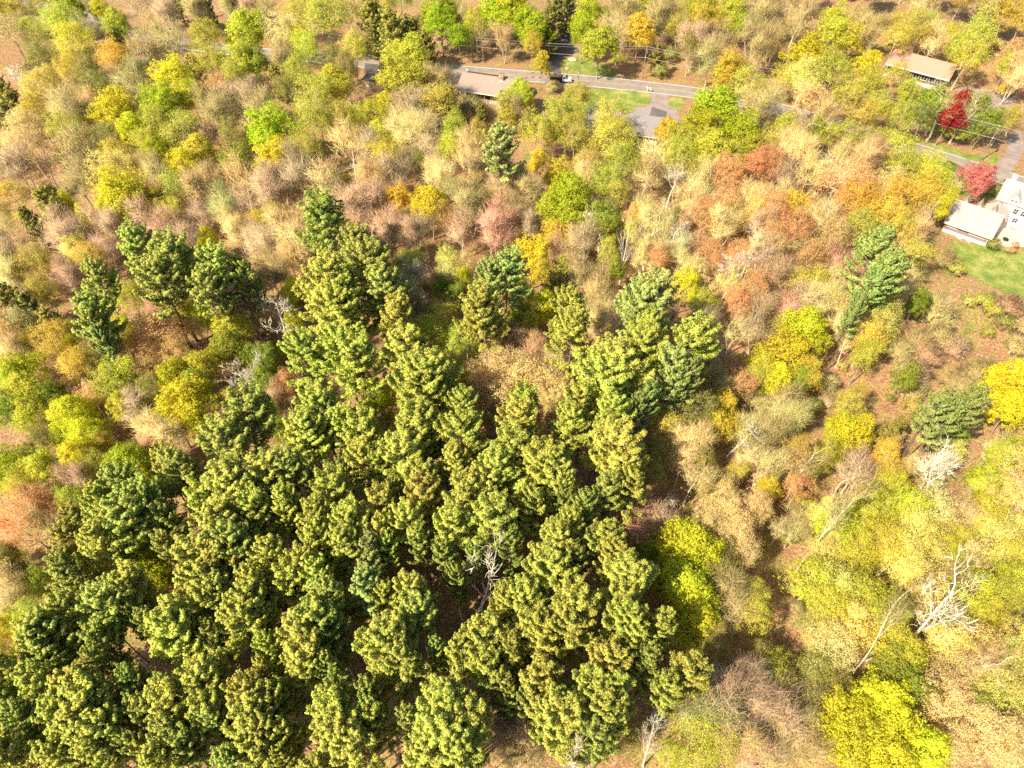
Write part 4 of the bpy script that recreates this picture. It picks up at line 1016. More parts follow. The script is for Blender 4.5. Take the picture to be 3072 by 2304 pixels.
# slim pale trunks standing in the brush, foot and top on the same enlargements
STEMS = [(1500, 560, "1480 740 1500 330;1190 690 1180 240;1230 690 1400 180;2010 820 2160 360;1840 980 1800 720;1850 1010 1900 560;1880 1410 1920 1150;1900 1150 2120 860;1350 750 1380 500;1150 700 1155 530;920 780 950 560;1770 1380 1790 1150;2110 620 2200 330;1600 640 1640 420;1700 900 1720 640;1750 1080 1800 800;2060 1250 2110 1020;1560 860 1590 560;1320 560 1290 300;1950 380 1990 160"),
 (2272, 560, "450 160 490 10;470 720 350 420;300 800 330 620;570 380 640 60;10 440 110 250;520 690 560 480;1090 480 1110 270;700 1380 880 1180;160 940 260 690;60 1180 170 900;880 470 930 300;700 560 790 330;230 640 250 420;400 1120 560 880;1440 1170 1600 960;760 700 640 480;1180 640 1300 420"),
 (2272, 0, "230 580 300 380;100 550 160 250;240 460 340 20;220 1330 320 1010;140 1290 230 1060;450 1650 520 1480;860 600 900 380;640 1330 760 1080;900 1600 1000 1300;330 1560 400 1250;560 1640 640 1300"),
 (1500, 0, "2100 540 2160 230;2010 590 2010 420;1800 600 1810 400;2160 560 2200 300;1760 1640 1850 1360;1640 1650 1680 1450;990 520 985 260;1250 470 1260 300;1430 1640 1500 1380;2020 1500 2080 1220"),
 (760, 0, "1690 330 1690 90;120 200 80 30;240 150 180 20;330 160 300 40;880 130 890 20;860 1050 840 760;620 1050 570 820;1500 1150 1510 900;1290 1240 1330 980;1400 1400 1330 1150;880 1560 880 1350;950 1640 930 1420;640 1620 660 1400;1780 1600 1800 1250;1200 1640 1180 1380"),
 (0, 0, "2020 1060 1990 850;1890 1220 1840 1000;1860 1260 1700 960;1160 960 1050 780;520 990 480 860;2120 180 2060 20;1930 150 1880 40;1700 190 1640 40"),
 (0, 560, "430 720 290 430;350 1030 210 850;2180 1290 2080 1080;1280 700 1230 520;980 700 900 500;1900 400 1950 200;720 640 690 430"),
 (760, 560, "220 690 110 420;1410 880 1310 620;1420 870 1530 620;1640 920 1590 620;1080 640 1060 480;2180 500 2170 260;1960 600 1990 360;1300 780 1290 560;560 760 500 560"),
 (2272, 1120, "80 1450 250 1220;240 1040 520 650;1080 980 1130 680;930 1560 950 1300;1420 1500 1500 1250;1700 1500 1800 1180;400 1640 520 1480;2000 1650 2100 1480;1750 1130 1790 880"),
 (1500, 1120, "1480 900 1440 700;1580 1000 1560 800;1700 1480 1730 1280;1420 1180 1410 980;2050 1040 2190 730;1980 320 2100 100;1200 400 1230 330")]
for ox, oy, txt in STEMS:
    for e in txt.split(';'):
        a = [float(v) * .3617 for v in e.split()]
        by_ends('W', fr0.choice('TbBWTb'), ox + a[0], oy + a[1], ox + a[2], oy + a[3], max(26, math.hypot(a[2] - a[0], a[3] - a[1]) * fr0.uniform(0.45, 0.8)))
by_ends('D', 'W', 1929, 2300, 1992, 2122, 105, label="dead pale trunk with short stub branches at the bottom edge")
by_ends('D', 'W', 1722, 2330, 1735, 2195, 130, label="pale bare lower trunk and dead branches below the bottom pine")
by_ends('D', 'W', 2205, 1485, 2217, 1422, 26, label="short white broken snag on the gully bank")

# ------------------------------------------------------------------ gaps between them: the wood closes up, species by region of the photograph
GRID = ["SoSGST SGFYSoBb BbBbSG SoSGBb CCBbSG SYFLBb SYBbCC FLSGBb BbBBSG SGFYBb SYSGST STBbSo",
        "SoSTSG SYSGSo FYSGSo SoBbSG SoSGBT SGSoBb SGST SG SGSY BbSTSO SoSGST SG",
        "BBBTSo SoBBFY BBSTBB BBBBST BBBbST BBSGST BbBBSo SoBbST STBbWT STSOWW SOSTSK Bb",
        "BBBbSo BbBBSG BBST SGSTBb BbSGBB BbSGST BbSGSo BbSGST STSOWT SOSTWT STSOSK ST",
        "SoSTSG SGFYSO SGSoFG SGSO - STSG ST BB BbSGSO BbSOST SKSTBb -",
        "SGFYFL FYSGSo SG - - - - - BbSGST BbSTSK STSK KKKTBb",
        "SoBBSo So - - - - - - STKTBB STKKSG KKKKST KKKTSG",
        "SG - - - - - - - Sd SdSG KKSGST KKKTSG",
        "- - - - - Bb Bb BbBBSG BBSG BBSd STKT STKT"]
KEEP = [  # places that stay open: the road, houses, lawns, clearings (photo pixels)
    [(1240, 180), (1800, 200), (2130, 250), (2130, 312), (1660, 262), (1240, 240)], [(1310, 190), (1580, 200), (1590, 320), (1310, 300)],
    [(1640, 0), (1740, 0), (1740, 140), (1880, 150), (1880, 260), (1640, 260)], [(1690, 260), (2060, 280), (2060, 400), (1990, 470), (1740, 430)],
    [(2650, 130), (2880, 180), (2860, 290), (2650, 230)], [(2850, 250), (3072, 270), (3072, 540), (2750, 430), (2800, 380), (2850, 330)],
    [(2740, 430), (3072, 520), (3072, 600), (2980, 600), (2860, 560), (2740, 480)], [(2830, 560), (3072, 540), (3072, 920), (2900, 850), (2830, 700)],
    [(2700, 980), (3072, 1000), (3072, 1080), (2900, 1100), (2700, 1330), (2550, 1250), (2560, 1120)], [(2430, 1130), (2560, 1180), (2540, 1300), (2400, 1250)],
    [(440, 70), (560, 60), (560, 120), (440, 110)], [(540, 125), (800, 155), (800, 195), (540, 160)], [(1060, 200), (1170, 210), (1170, 290), (1060, 280)],
    [(2260, 285), (2380, 310), (2380, 360), (2260, 340)], [(2330, 1640), (2420, 1600), (2400, 1900), (2420, 2060), (2200, 2040), (2300, 1850)],
    [(620, 1140), (820, 1140), (820, 1230), (620, 1230)]]


def inside(P, x, y):
    c = False
    for i in range(len(P)):
        x0, y0 = P[i]; x1, y1 = P[i - 1]
        if (y0 > y) != (y1 > y) and x < (x1 - x0) * (y - y0) / (y1 - y0) + x0: c = not c
    return c


def open_ground(px, py, r):
    for P in KEEP:
        for a, b in ((0, 0), (-r, 0), (r, 0), (0, -r), (0, r)):
            if inside(P, px + a, py + b): return True
    return False


fr = random.Random(11)
used = [(t['px'], t['py'], t['D']) for t in TREES]
nfill = 0
for trial in range(9000):
    if nfill > 70: break
    x = fr.uniform(-40, 3112); y = fr.uniform(-20, 2330)
    cell = GRID[min(8, max(0, int(y // 256)))].split()[min(11, max(0, int(x // 256)))]
    if cell == '-' or not cell: continue
    i = fr.randrange(len(cell) // 2); k = cell[2 * i:2 * i + 2]
    p, t = unt(x, y, 11)
    D = fr.uniform(6.5, 10); w = D * FPX / t
    if open_ground(x, y, w * 0.5) or open_ground(x, y + w * 0.6, 6): continue
    if any((x - a) ** 2 + (y - b) ** 2 < (0.40 * w + 0.30 * c * FPX / t) ** 2 for a, b, c in used): continue
    by_crown(k[0], k[1], x, y, w)
    used.append((x, y, D)); nfill += 1
# brushy understorey between the trunks and on the open slope
nsh = 0
for trial in range(6000):
    if nsh > 150: break
    x = fr.uniform(0, 3072); y = fr.uniform(0, 2304)
    pin = 380 < x < 2100 and y > 1250 or (x < 500 and y > 1800)
    if pin and fr.random() < 0.85: continue
    p, t = unt(x, y, 1.5)
    dr = float(poly_dist(ROAD, p.x, p.y))
    if abs(dr) < 6: continue
    if any(inside(P, x, y) for P in LAWNS) or any(inside(P, x, y) for P in KEEP[1:8]): continue
    D = fr.uniform(2.2, 5.0)
    k = fr.choice(['Ug', 'UG', 'Uo', 'Vb', 'VB', 'UK', 'Vb', 'Vr'] if x > 1300 else ['Ug', 'UG', 'Uo', 'Vb', 'UY', 'Vb'])
    by_crown(k[0], k[1], x, y, D * FPX / t); nsh += 1
print("TREES", len(TREES), COUNT)


# ------------------------------------------------------------------ labels that single out each tree
MARKS = [("the white truck", 1690, 232), ("the brown roofed house", 1470, 255), ("the grey roofed house", 1890, 365), ("the utility pole with the grey transformer", 1416, 150),
         ("the pole by the lane mouth", 1930, 190), ("the dark lane", 1700, 60), ("the white car", 501, 98), ("the white guard rail", 860, 178), ("the tan plaster outbuilding", 1120, 252),
         ("the long pink roofed house", 2760, 190), ("the dark red maple", 2865, 335), ("the pink blossoming tree", 2938, 528), ("the grey barn", 2930, 650), ("the white house", 3040, 600),
         ("the barn lawn", 2990, 790), ("the right hand utility pole", 2965, 430), ("the tallest white snag", 1880, 730), ("the small forked snag", 1815, 765),
         ("the bare white tree in the pine grove", 1465, 1740), ("the bleached tree left of the middle pines", 850, 960), ("the silvery leaning dead tree", 730, 1130),
         ("the drooping silver tree in the left wood", 405, 1240), ("the lone pine below the brown house", 1505, 440), ("the big rust orange tree at the left", 470, 1000),
         ("the bright yellow tree edging the pines", 2060, 1760), ("the bright yellow tree in the bottom corner", 2620, 2200), ("the huge bleached fanning tree", 2850, 1790),
         ("the long pale leaning trunk above the gully", 2470, 1560), ("the white forked tree in the right brush", 2810, 1400), ("the weathered bent snag", 2240, 1300),
         ("the wide tan tree amid the pines", 1560, 1130), ("the lone pine on the brushy slope", 2610, 830), ("the spreading pine at the right edge", 2850, 1230),
         ("the golden tree at the right edge", 3040, 1190), ("the lime green round crown at upper left", 820, 390), ("the upper left corner", 0, 0), ("the lower left corner", 0, 2304),
         ("the upper right corner", 3072, 0), ("the left edge's middle", 0, 1150), ("the bottom edge's middle", 1536, 2304), ("the yellow-green bush amid the pines", 1140, 1215),
         ("the dead trunk at the bottom edge", 1950, 2250), ("the top edge's left third", 1000, 0), ("the top edge's right third", 2200, 0), ("the pair of yellow crowns below the lone pine", 1250, 620),
         ("the broad yellow tree in the right clearing", 2410, 1040), ("the yellow tree below the brushy slope", 2545, 1310), ("the yellow leafy tree among the left pines", 445, 1690),
         ("the top left pine of the grove", 420, 750), ("the pine at the grove's upper tip", 1013, 690), ("the pine on the grove's right shoulder", 2030, 1040)]
SPEC = dict(Pn="dark green pine", Pq="tan-tipped green pine", Pe="blue-green pine", PP="green pine")
LEAFC = dict(L="lime green", Y="bright yellow-green", G="soft green", g="deep green", A="amber", F="golden yellow", R="dark red", M="pink", O="rust orange", T="light tan",
             K="pale yellow", o="olive", d="dark olive", B="pinkish grey", b="grey-brown", r="reddish brown", W="pale grey")
FORM = dict(F="leafy tree", S="thinly budding tree", K="hazy budding tree", B="bare tree", W="bare long-trunked tree", D="dead tree", U="shrub", V="bare shrub", C="small dark conifer")
ORD = ["nearest", "second", "third", "fourth", "fifth", "sixth", "seventh", "eighth", "ninth", "tenth", "eleventh", "twelfth", "thirteenth", "fourteenth", "fifteenth", "sixteenth"]
GROUP = dict(P="pines of the grove and the wood", C="dark conifers between the bare trees", F="trees in full spring leaf", S="thinly budding trees of the wood", K="hazy pale budding trees at the lower right",
             B="bare trees with fine twigs", W="tall bare trees with long trunks", D="bleached dead trees", U="leafy shrubs of the understorey", V="bare shrubs of the understorey")


def direction(dx, dy):
    a = math.degrees(math.atan2(-dy, dx)) % 360
    return ["right of", "upper-right of", "above", "upper-left of", "left of", "lower-left of", "below", "lower-right of"][int(((a + 22.5) % 360) // 45)]


bins = {}
for t in TREES:
    t['root']['category'] = {'U': 'shrub', 'V': 'shrub', 'P': 'pine', 'C': 'conifer', 'D': 'dead tree', 'F': 'leafy tree', 'S': 'budding tree', 'K': 'flowering tree', 'B': 'bare tree', 'W': 'bare tree'}[t['kind']]
    t['root']['group'] = GROUP[t['kind']]
    if t['label']:
        t['root']['label'] = t['label']; continue
    k = t['kind']
    sp = SPEC.get(k + t['col']) or (FORM[k] if k == 'C' else LEAFC[t['col']] + " " + FORM[k])
    if k not in 'UV': sp = ("broad " if t['D'] > 11.5 else "small " if t['D'] < 5.5 else "") + sp
    if t['col'] == 'R': sp = "dark red maple"
    if t['col'] == 'M': sp = "pink blossoming tree"
    ds = sorted((math.hypot(t['px'] - x, t['py'] - y), n, x, y) for n, x, y in MARKS)
    ds = [d for d in ds if d[0] > 12]
    d, n, x, y = ds[0]
    rel = direction(t['px'] - x, t['py'] - y)
    bins.setdefault((sp, rel, n), []).append((d, t))
for (sp, rel, n), L in bins.items():
    L.sort(key=lambda q: q[0])
    for i, (d, t) in enumerate(L):
        if len(L) == 1: s = f"{sp} {rel} {n}"
        else: s = f"{sp}, {ORD[min(i, 15)]} {rel} {n}"
        if len(s.split()) > 16: s = s.replace('thinly ', '').replace('hazy ', '').replace('long-trunked ', '')
        if len(s.split()) > 16: s = s.replace('small ', '', 1).replace('broad ', '', 1)
        t['root']['label'] = s

# ------------------------------------------------------------------ small plants, dead leaves and sticks on the forest floor
g = np.random.default_rng(21)
NU = 90000
sx = g.uniform(-40, 3112, NU); sy = 2360 - 2400 * g.random(NU) ** 0.8
pts = np.array([un(a, b)[:2] for a, b in zip(sx, sy)])
zz = ter(pts[:, 0], pts[:, 1])
dr = np.abs(poly_dist(ROAD, pts[:, 0], pts[:, 1]))
keep = dr > 5.0
pat = np.sin(pts[:, 0] / 4.1) * np.sin(pts[:, 1] / 5.3) + np.sin(pts[:, 0] / 1.9 + pts[:, 1] / 2.7) * 0.6
green = pat > 0.45
for P in [[(1645, 219), (1683, 219), (1677, 192), (1703, 166), (1750, 156), (1720, 137), (1716, 65), (1730, -10), (1698, -10), (1695, 69), (1660, 145), (1645, 188)]] + KEEP[1:2] + LAWNS[:5] + \
        [[(1940, 270), (2010, 280), (2050, 380), (1890, 360)], [(3020, 395), (3080, 390), (3080, 530), (2960, 520)], [(2850, 250), (3060, 280), (3050, 330), (2990, 360)], [(2960, 600), (3200, 640), (3200, 780), (2960, 740)],
         [(1310, 218), (1385, 218), (1385, 270), (1310, 270)], [(1080, 185), (1170, 190), (1170, 245), (1085, 240)]]:
    pp = np.array([proj(p[0], p[1], float(z)) for p, z in zip(pts, zz)]) if 'pp' not in globals() else pp
    keep &= ~np.array([inside(P, a, b) for a, b in pp])
pts = pts[keep]; zz = zz[keep]; green = green[keep]
n = len(pts)
C = np.stack([pts[:, 0], pts[:, 1], zz + 0.06 + 0.12 * g.random(n) + green * 0.15 * g.random(n)], -1)
nn = norm(np.array([0, 0, 1.0]) + g.normal(size=(n, 3)) * 0.35)
V1, F1, N1 = leaves(C, 0.16, g, nn, 0.5)
mi = np.where(green, 1, np.where(g.random(n) < 0.6, 0, 2))
ns = 9000
si = g.integers(0, n, ns)
V2, F2, E2 = ribbons(C[si], norm(g.normal(size=(ns, 3)) * [1, 1, 0.25] + [0, 0, 0.3]), g.uniform(0.5, 1.8, ns), np.full(ns, 0.022), g, 0.15)
Vv = np.concatenate([V1, V2]); Ff = np.concatenate([F1, F2 + len(V1)])
me = npmesh("ground_cover", Vv, Ff, [leafmat("dead_leaves", 0.1, tint=(0.52, 0.27, 0.14)), leafmat("ground_plants", 0.3, tint=(0.33, 0.40, 0.06)), leafmat("pale_dead_leaves", 0.1, tint=(0.66, 0.46, 0.27)), leafmat("fallen_sticks", 0, tint=(0.55, 0.45, 0.34))],
            np.concatenate([mi, np.full(len(F2), 3)]), np.concatenate([attrs(n, 4, g), attrs(ns, 6, g)]), np.concatenate([N1, np.tile([0, 0, 1.0], (len(V2), 1))]))
o = bpy.data.objects.new("ground_cover", me); COL.objects.link(o)
tag(o, "dead leaves, sticks and small green plants covering the forest floor", "ground cover", kind="stuff")
# grass blades on the lawns
gp = []
for L in LAWNS:
    W = [unt(a, b)[0] for a, b in L]
    x0 = min(p.x for p in W); x1 = max(p.x for p in W); y0 = min(p.y for p in W); y1 = max(p.y for p in W)
    poly = [(p.x, p.y) for p in W]
    for _ in range(int((x1 - x0) * (y1 - y0) * 9)):
        a = g.uniform(x0 - .5, x1 + .5); b = g.uniform(y0 - .5, y1 + .5)
        if inside(poly, a + g.normal(0, 0.5), b + g.normal(0, 0.5)) and abs(float(poly_dist(ROAD, a, b))) > 4: gp.append((a, b))
gp = np.array(gp); n = len(gp)
C = np.stack([gp[:, 0], gp[:, 1], ter(gp[:, 0], gp[:, 1]) + 0.06], -1)
V, F, Nr = leaves(C, 0.13, g, norm(np.array([0, 0, 1.0]) + g.normal(size=(n, 3)) * 0.3), 0.6)
me = npmesh("grass", V, F, [leafmat("grass_blades", 0.3, tint=(0.30, 0.38, 0.05)), leafmat("straw_blades", 0.2, tint=(0.62, 0.52, 0.20))], (g.random(n) < 0.22 + 0.2 * np.sin(gp[:, 0] / 3) * np.sin(gp[:, 1] / 2.3)).astype(int), attrs(n, 4, g), Nr)
o = bpy.data.objects.new("grass", me); COL.objects.link(o)
tag(o, "short green and straw coloured grass on the lawns", "grass", kind="stuff")


# ------------------------------------------------------------------ buildings
def frame(a, b, z):
    """origin below eave corner a, heading to eave corner b (photo pixels, both at height z)"""
    A = Vector(un(*a, z)[:2]); B = Vector(un(*b, z)[:2])
    d = B - A
    return A, math.atan2(d.y, d.x), d.length


def roof2(mb, x0, x1, yf, yr, yb, ze, zr, ov=0.45, th=0.22, gov=0.35, mi=0, zb=None):
    s = (zr - ze) / (yr - yf)
    zb = ze if zb is None else zb
    s2 = (zr - zb) / (yb - yr)
    mb.prism([(yf - ov, ze - s * ov), (yr, zr), (yr, zr + th), (yf - ov, ze - s * ov + th)], x0 - gov, x1 + gov, mi)
    mb.prism([(yb + ov, zb - s2 * ov), (yb + ov, zb - s2 * ov + th), (yr + 0.002, zr + th), (yr + 0.002, zr)], x0 - gov, x1 + gov, mi)


def shell(mb, x0, x1, y0, y1, z0, ze, yr, zr):
    """gabled wall box"""
    mb.prism([(y0, z0), (y1, z0), (y1, ze), (yr, zr), (y0, ze)], x0, x1)


def window(parent, x, y, z, wd, ht, axis='x', rows=2, cols=2, sgn=-1, mat='white', nm='window', shutters=False):
    """frame proud of a wall; axis 'x': the wall runs along x and faces sgn*y"""
    f = MB(); t = 0.09
    def bx(m, u0, u1, z0, z1, d0, d1):
        if axis == 'x': m.box(x + u0, x + u1, min(y + sgn * d0, y + sgn * d1), max(y + sgn * d0, y + sgn * d1), z + z0, z + z1)
        else: m.box(min(x + sgn * d0, x + sgn * d1), max(x + sgn * d0, x + sgn * d1), y + u0, y + u1, z + z0, z + z1)
    h = wd / 2
    bx(f, -h - t, -h, -t, ht + t, 0.003, 0.08); bx(f, h, h + t, -t, ht + t, 0.003, 0.08)
    bx(f, -h, h, -t, 0, 0.003, 0.08); bx(f, -h, h, ht, ht + t, 0.003, 0.08)
    for i in range(1, cols): bx(f, -h + wd * i / cols - 0.025, -h + wd * i / cols + 0.025, 0, ht, 0.012, 0.06)
    for i in range(1, rows): bx(f, -h, h, ht * i / rows - 0.02, ht * i / rows + 0.02, 0.012, 0.05)
    if shutters:
        for s in (-1, 1): bx(f, s * (h + 0.35) - 0.2, s * (h + 0.35) + 0.2, -0.05, ht + 0.05, 0.003, 0.06)
    wo = f.build(nm, M[mat], parent)
    p = MB(); bx(p, -h, h, 0, ht, 0.004, 0.011)
    p.build("pane", M['glass'], wo)
    return wo


def flatz(v, z=0.0):
    return Vector((v.x, v.y, z))


# brown roofed house with the porch
A, ang, Ln = frame((1372, 267), (1494, 285), 3.0)
H1 = empty("house", flatz(A), ang)
tag(H1, "long low house with brown shingle roof, stone chimney and open stone porch by the road", "house")
L2 = Ln + 6.6; YF2 = 2.6; YR = 5.9; YB = 10.6; ZR = 5.5
m = MB(); shell(m, 0.3, Ln, 2.2, YB, -0.3, 3.0 + 2.2 * 2.5 / 5.9 - 0.15, YR, ZR - 0.06)
m.box(Ln + 0.01, L2, YF2, YB - 0.02, -2.6, 2.95)
m.prism([(YF2, 2.95), (YB - 0.02, 2.95), (YR, ZR - 0.06)], L2 - 0.3, L2)
m.build("wall", M['bsiding'], H1)
m = MB(); m.box(0.1, Ln, 0.1, 2.19, -0.3, 0.0); m.build("porch_floor", M['patio'], H1)
m = MB(); roof2(m, 0, Ln, 0, YR, YB, 3.0, ZR, 0.5, 0.2, 0.3); m.build("roof", M['brownroof'], H1)
m = MB(); roof2(m, Ln + 0.62, L2, YF2, YR + 0.01, YB, 3.0 + 1.05, ZR - 0.01, 0.45, 0.2, 0.3, 0, 3.0); m.build("roof", M['brownroof'], H1)
m = MB(); m.box(-0.3, Ln + 0.3, -0.62, -0.50, 2.70, 2.92); m.box(Ln + 0.35, L2 + 0.3, 2.03, 2.14, 3.80, 3.98); m.build("gutter", M['white'], H1)
for i in range(7):
    m = MB(); x = 0.25 + i * (Ln - 0.5) / 6; m.box(x - 0.11, x + 0.11, 0.12, 0.34, 0.0, 2.82); m.build("porch_post", M['wood'], H1)
m = MB(); m.box(-0.9, Ln + 1.6, -1.05, -0.2, -3.4, 0.55); m.box(-0.2, Ln, -0.19, 0.09, -0.3, 0.9); m.box(Ln + 0.2, Ln + 1.5, -0.19, 1.8, -3.0, 0.4); m.build("stone_wall", M['stone'], H1, bevel=0.05)
cx = Ln - 0.4
m = MB(); m.box(cx - 0.75, cx + 0.75, 4.6, 5.5, 4.4, 7.1); m.box(cx - 0.85, cx + 0.85, 4.5, 5.6, 7.1, 7.3)
ch = m.build("chimney", M['stone'], H1)
m = MB(); m.box(cx - 0.4, cx + 0.4, 4.8, 5.3, 7.3, 7.55); m.build("chimney_pot", M['orange'], ch)
m = MB(); m.box(cx - 0.95, cx + 0.95, 4.42, 4.58, 5.0, 5.12); m.build("flashing", M['white'], H1)
window(H1, Ln + 3.2, YF2, 1.25, 2.0, 1.1, shutters=True, cols=3)
window(H1, Ln + 5.4, YF2, 1.4, 0.7, 0.9)
window(H1, L2, 7.5, 1.0, 1.2, 1.2, axis='y', sgn=1)
m = MB(); m.tube((cx - 2.6, 3.7, 4.4), (cx - 2.6, 3.7, 5.1), 0.12, 0.12); m.build("roof_vent", M['white'], H1)
for i, (dx, lab) in enumerate([(-2.2, "black upright bin left of the brown roofed house, outer one"), (-1.4, "black upright bin beside the porch corner of the brown house")]):
    r = empty("bin", H1.matrix_basis @ Vector((dx, 0.4, 0)), ang)
    tag(r, lab, "bin")
    m = MB(); m.box(-0.27, 0.27, -0.3, 0.3, 0.1, 1.0, 0, -0.04); m.build("body", M['black'], r)
    m = MB(); m.box(-0.33, 0.33, -0.36, 0.36, 1.0, 1.08); m.build("lid", M['black'], r, bevel=0.02)
    m = MB(); m.tube((-0.3, 0.3, 0.1), (0.3, 0.3, 0.1), 0.1, 0.1, 12); m.build("wheels", M['tyre'], r)

# grey roofed ranch
A, ang, Ln = frame((1752, 382), (1975, 411), 3.2)
H2 = empty("house", flatz(A), ang)
tag(H2, "grey roofed ranch house with two hipped wings, brick chimney and pale stone terrace", "house")
m = MB(); shell(m, 0.3, Ln - 0.2, 0.6, 10.2, -2.6, 3.2 + 0.6 * 0.5, 5.6, 5.9); m.build("wall", M['pstone'], H2)
m = MB(); roof2(m, 0, Ln, 0, 5.6, 10.6, 3.2, 6.0, 0.3, 0.2, 0.4); m.build("roof", M['greyroof'], H2)
for x0, x1, y1, zp in ((0.6, 6.6, 12.6, 5.9), (Ln - 8.2, Ln + 1.0, 14.8, 6.5)):
    m = MB(); m.box(x0 + 0.4, x1 - 0.4, 9, y1 - 0.4, -0.3, 3.1); m.build("wing_wall", M['pstone'], H2)
    xm = (x0 + x1) / 2; yp = y1 - (x1 - x0) / 2
    m = MB()
    m.add([(x0, 6.4, 3.1), (x1, 6.4, 3.1), (x1, y1, 3.1), (x0, y1, 3.1), (xm, yp, zp), (xm, 6.3, zp - 0.4)], [(2, 3, 4), (1, 2, 4, 5), (3, 0, 5, 4), (0, 1, 5), (0, 3, 2, 1)])
    m.build("wing_roof", M['greyroof'], H2)
cx = Ln * 0.475
m = MB(); m.box(cx - 0.5, cx + 0.5, 4.7, 5.5, 5.0, 7.0); m.box(cx - 0.56, cx + 0.56, 4.64, 5.56, 7.0, 7.15); m.build("chimney", M['brick'], H2)
m = MB(); m.box(cx - 0.7, cx - 0.51, 4.6, 5.6, 5.0, 6.2); m.build("chimney_flashing", M['white'], H2)
m = MB(); m.box(-0.4, Ln + 0.4, -0.42, -0.31, 2.86, 3.06); m.build("gutter", M['white'], H2)
m = MB(); m.box(Ln - 7.4, Ln - 3.6, 0.585, 0.597, 0.0, 2.6); m.build("porch_shade_panel", M['dark'], H2)  # thin panel on the solid wall, porch shade put into its colour
for x in (Ln - 7.6, Ln - 5.3, Ln - 3.4, Ln - 0.3):
    m = MB(); m.box(x - 0.12, x + 0.12, -1.9, -1.66, -2.3 if x > Ln - 1 else -0.8, 3.0 if x < Ln - 1 else 0.6); m.build("porch_post", M['white'], H2)
m = MB(); m.box(Ln - 11.5, Ln - 0.2, -2.4, 0.55, -2.6, -0.82); m.box(Ln - 11.5, Ln - 0.2, -2.4, -2.0, -0.82, 0.1); m.build("terrace", M['pstone'], H2)
m = MB()
for k in range(24): m.box(Ln - 7.4 + k * 0.2, Ln - 7.37 + k * 0.2, -1.83, -1.80, 0.1, 0.9)
m.box(Ln - 7.5, Ln - 2.6, -1.86, -1.77, 0.9, 0.98); m.build("railing", M['white'], H2)
for x in (2.2, 5.0, 8.0): window(H2, x, 0.6, 0.9, 1.3, 1.3)
for x in (2.2, 5.0): window(H2, x, 0.6, -1.9, 1.3, 1.2)
window(H2, Ln - 0.2, 5, 0.9, 1.2, 1.3, axis='y', sgn=1)
r = empty("patio_chair", H2.matrix_basis @ Vector((Ln - 5.9, -0.6, -0.82)), ang); tag(r, "white cushioned bench on the porch of the grey roofed house", "bench")
m = MB(); m.box(-1, 1, -0.3, 0.3, 0.35, 0.5); m.build("seat", M['white'], r, bevel=0.03)
m = MB(); m.box(-1, 1, 0.3, 0.4, 0.3, 1.0); m.build("backrest", M['white'], r, bevel=0.03)
for sx_ in (-0.9, 0.9):
    m = MB(); m.box(sx_ - 0.04, sx_ + 0.04, -0.28, 0.28, 0, 0.35); m.build("leg", M['black'], r)

# grey barn
A, ang, Ln = frame((2838, 664), (2975, 712), 3.0)
BN = empty("barn", flatz(A), ang)
tag(BN, "mauve grey barn with a pale shingle roof, white base and ladders hung on its wall", "barn")
m = MB(); shell(m, 0.25, Ln - 0.25, 0.35, 10.4, 0.75, 3.1, 5.7, 5.9); m.build("wall", M['siding'], BN)
m = MB(); m.box(0.2, Ln - 0.2, 0.28, 10.45, -0.4, 0.75); m.build("base", M['white'], BN)
m = MB(); roof2(m, 0, Ln, 0, 5.7, 10.8, 3.0, 6.0, 0.35, 0.2, 0.35); m.build("roof", M['paleroof'], BN)
m = MB(); m.box(-0.3, Ln + 0.3, -0.46, -0.36, 2.62, 2.82); m.box(Ln - 0.5, Ln - 0.25, 0.26, 0.34, 0.75, 3.0); m.build("gutter", M['white'], BN)
for x in (0.12, 0.42, 0.74):
    x = x * Ln + 0.6
    m = MB(); m.add([(x - 0.7, 6.5, 5.0), (x + 0.7, 6.5, 5.0), (x, 6.3, 6.9), (x - 0.7, 9, 5.0), (x + 0.7, 9, 5.0), (x, 9, 6.9)], [(0, 1, 2), (3, 5, 4), (0, 2, 5, 3), (1, 4, 5, 2)])
    m.build("dormer", M['paleroof'], BN)
window(BN, Ln - 0.25, 5.2, 1.2, 1.0, 1.2, axis='y', sgn=1)


def ladder(x0, x1, z0, z1, lab):
    r = empty("ladder", BN.matrix_basis @ Vector(((x0 + x1) / 2, 0.22, 0)), ang)
    tag(r, lab, "ladder")
    for zq in (z0, z0 + 0.42):
        m = MB(); m.tube(((x0 - x1) / 2, 0, zq), ((x1 - x0) / 2, 0, zq + z1 - z0), 0.05, 0.05, 6); m.build("rail", M['white'], r)
    for k in range(9):
        f = (k + 0.5) / 9
        m = MB(); x = (x0 - x1) / 2 + (x1 - x0) * f; z = z0 + (z1 - z0) * f; m.tube((x, 0, z), (x, 0, z + 0.42), 0.035, 0.035, 5); m.build("rung", M['white'], r)


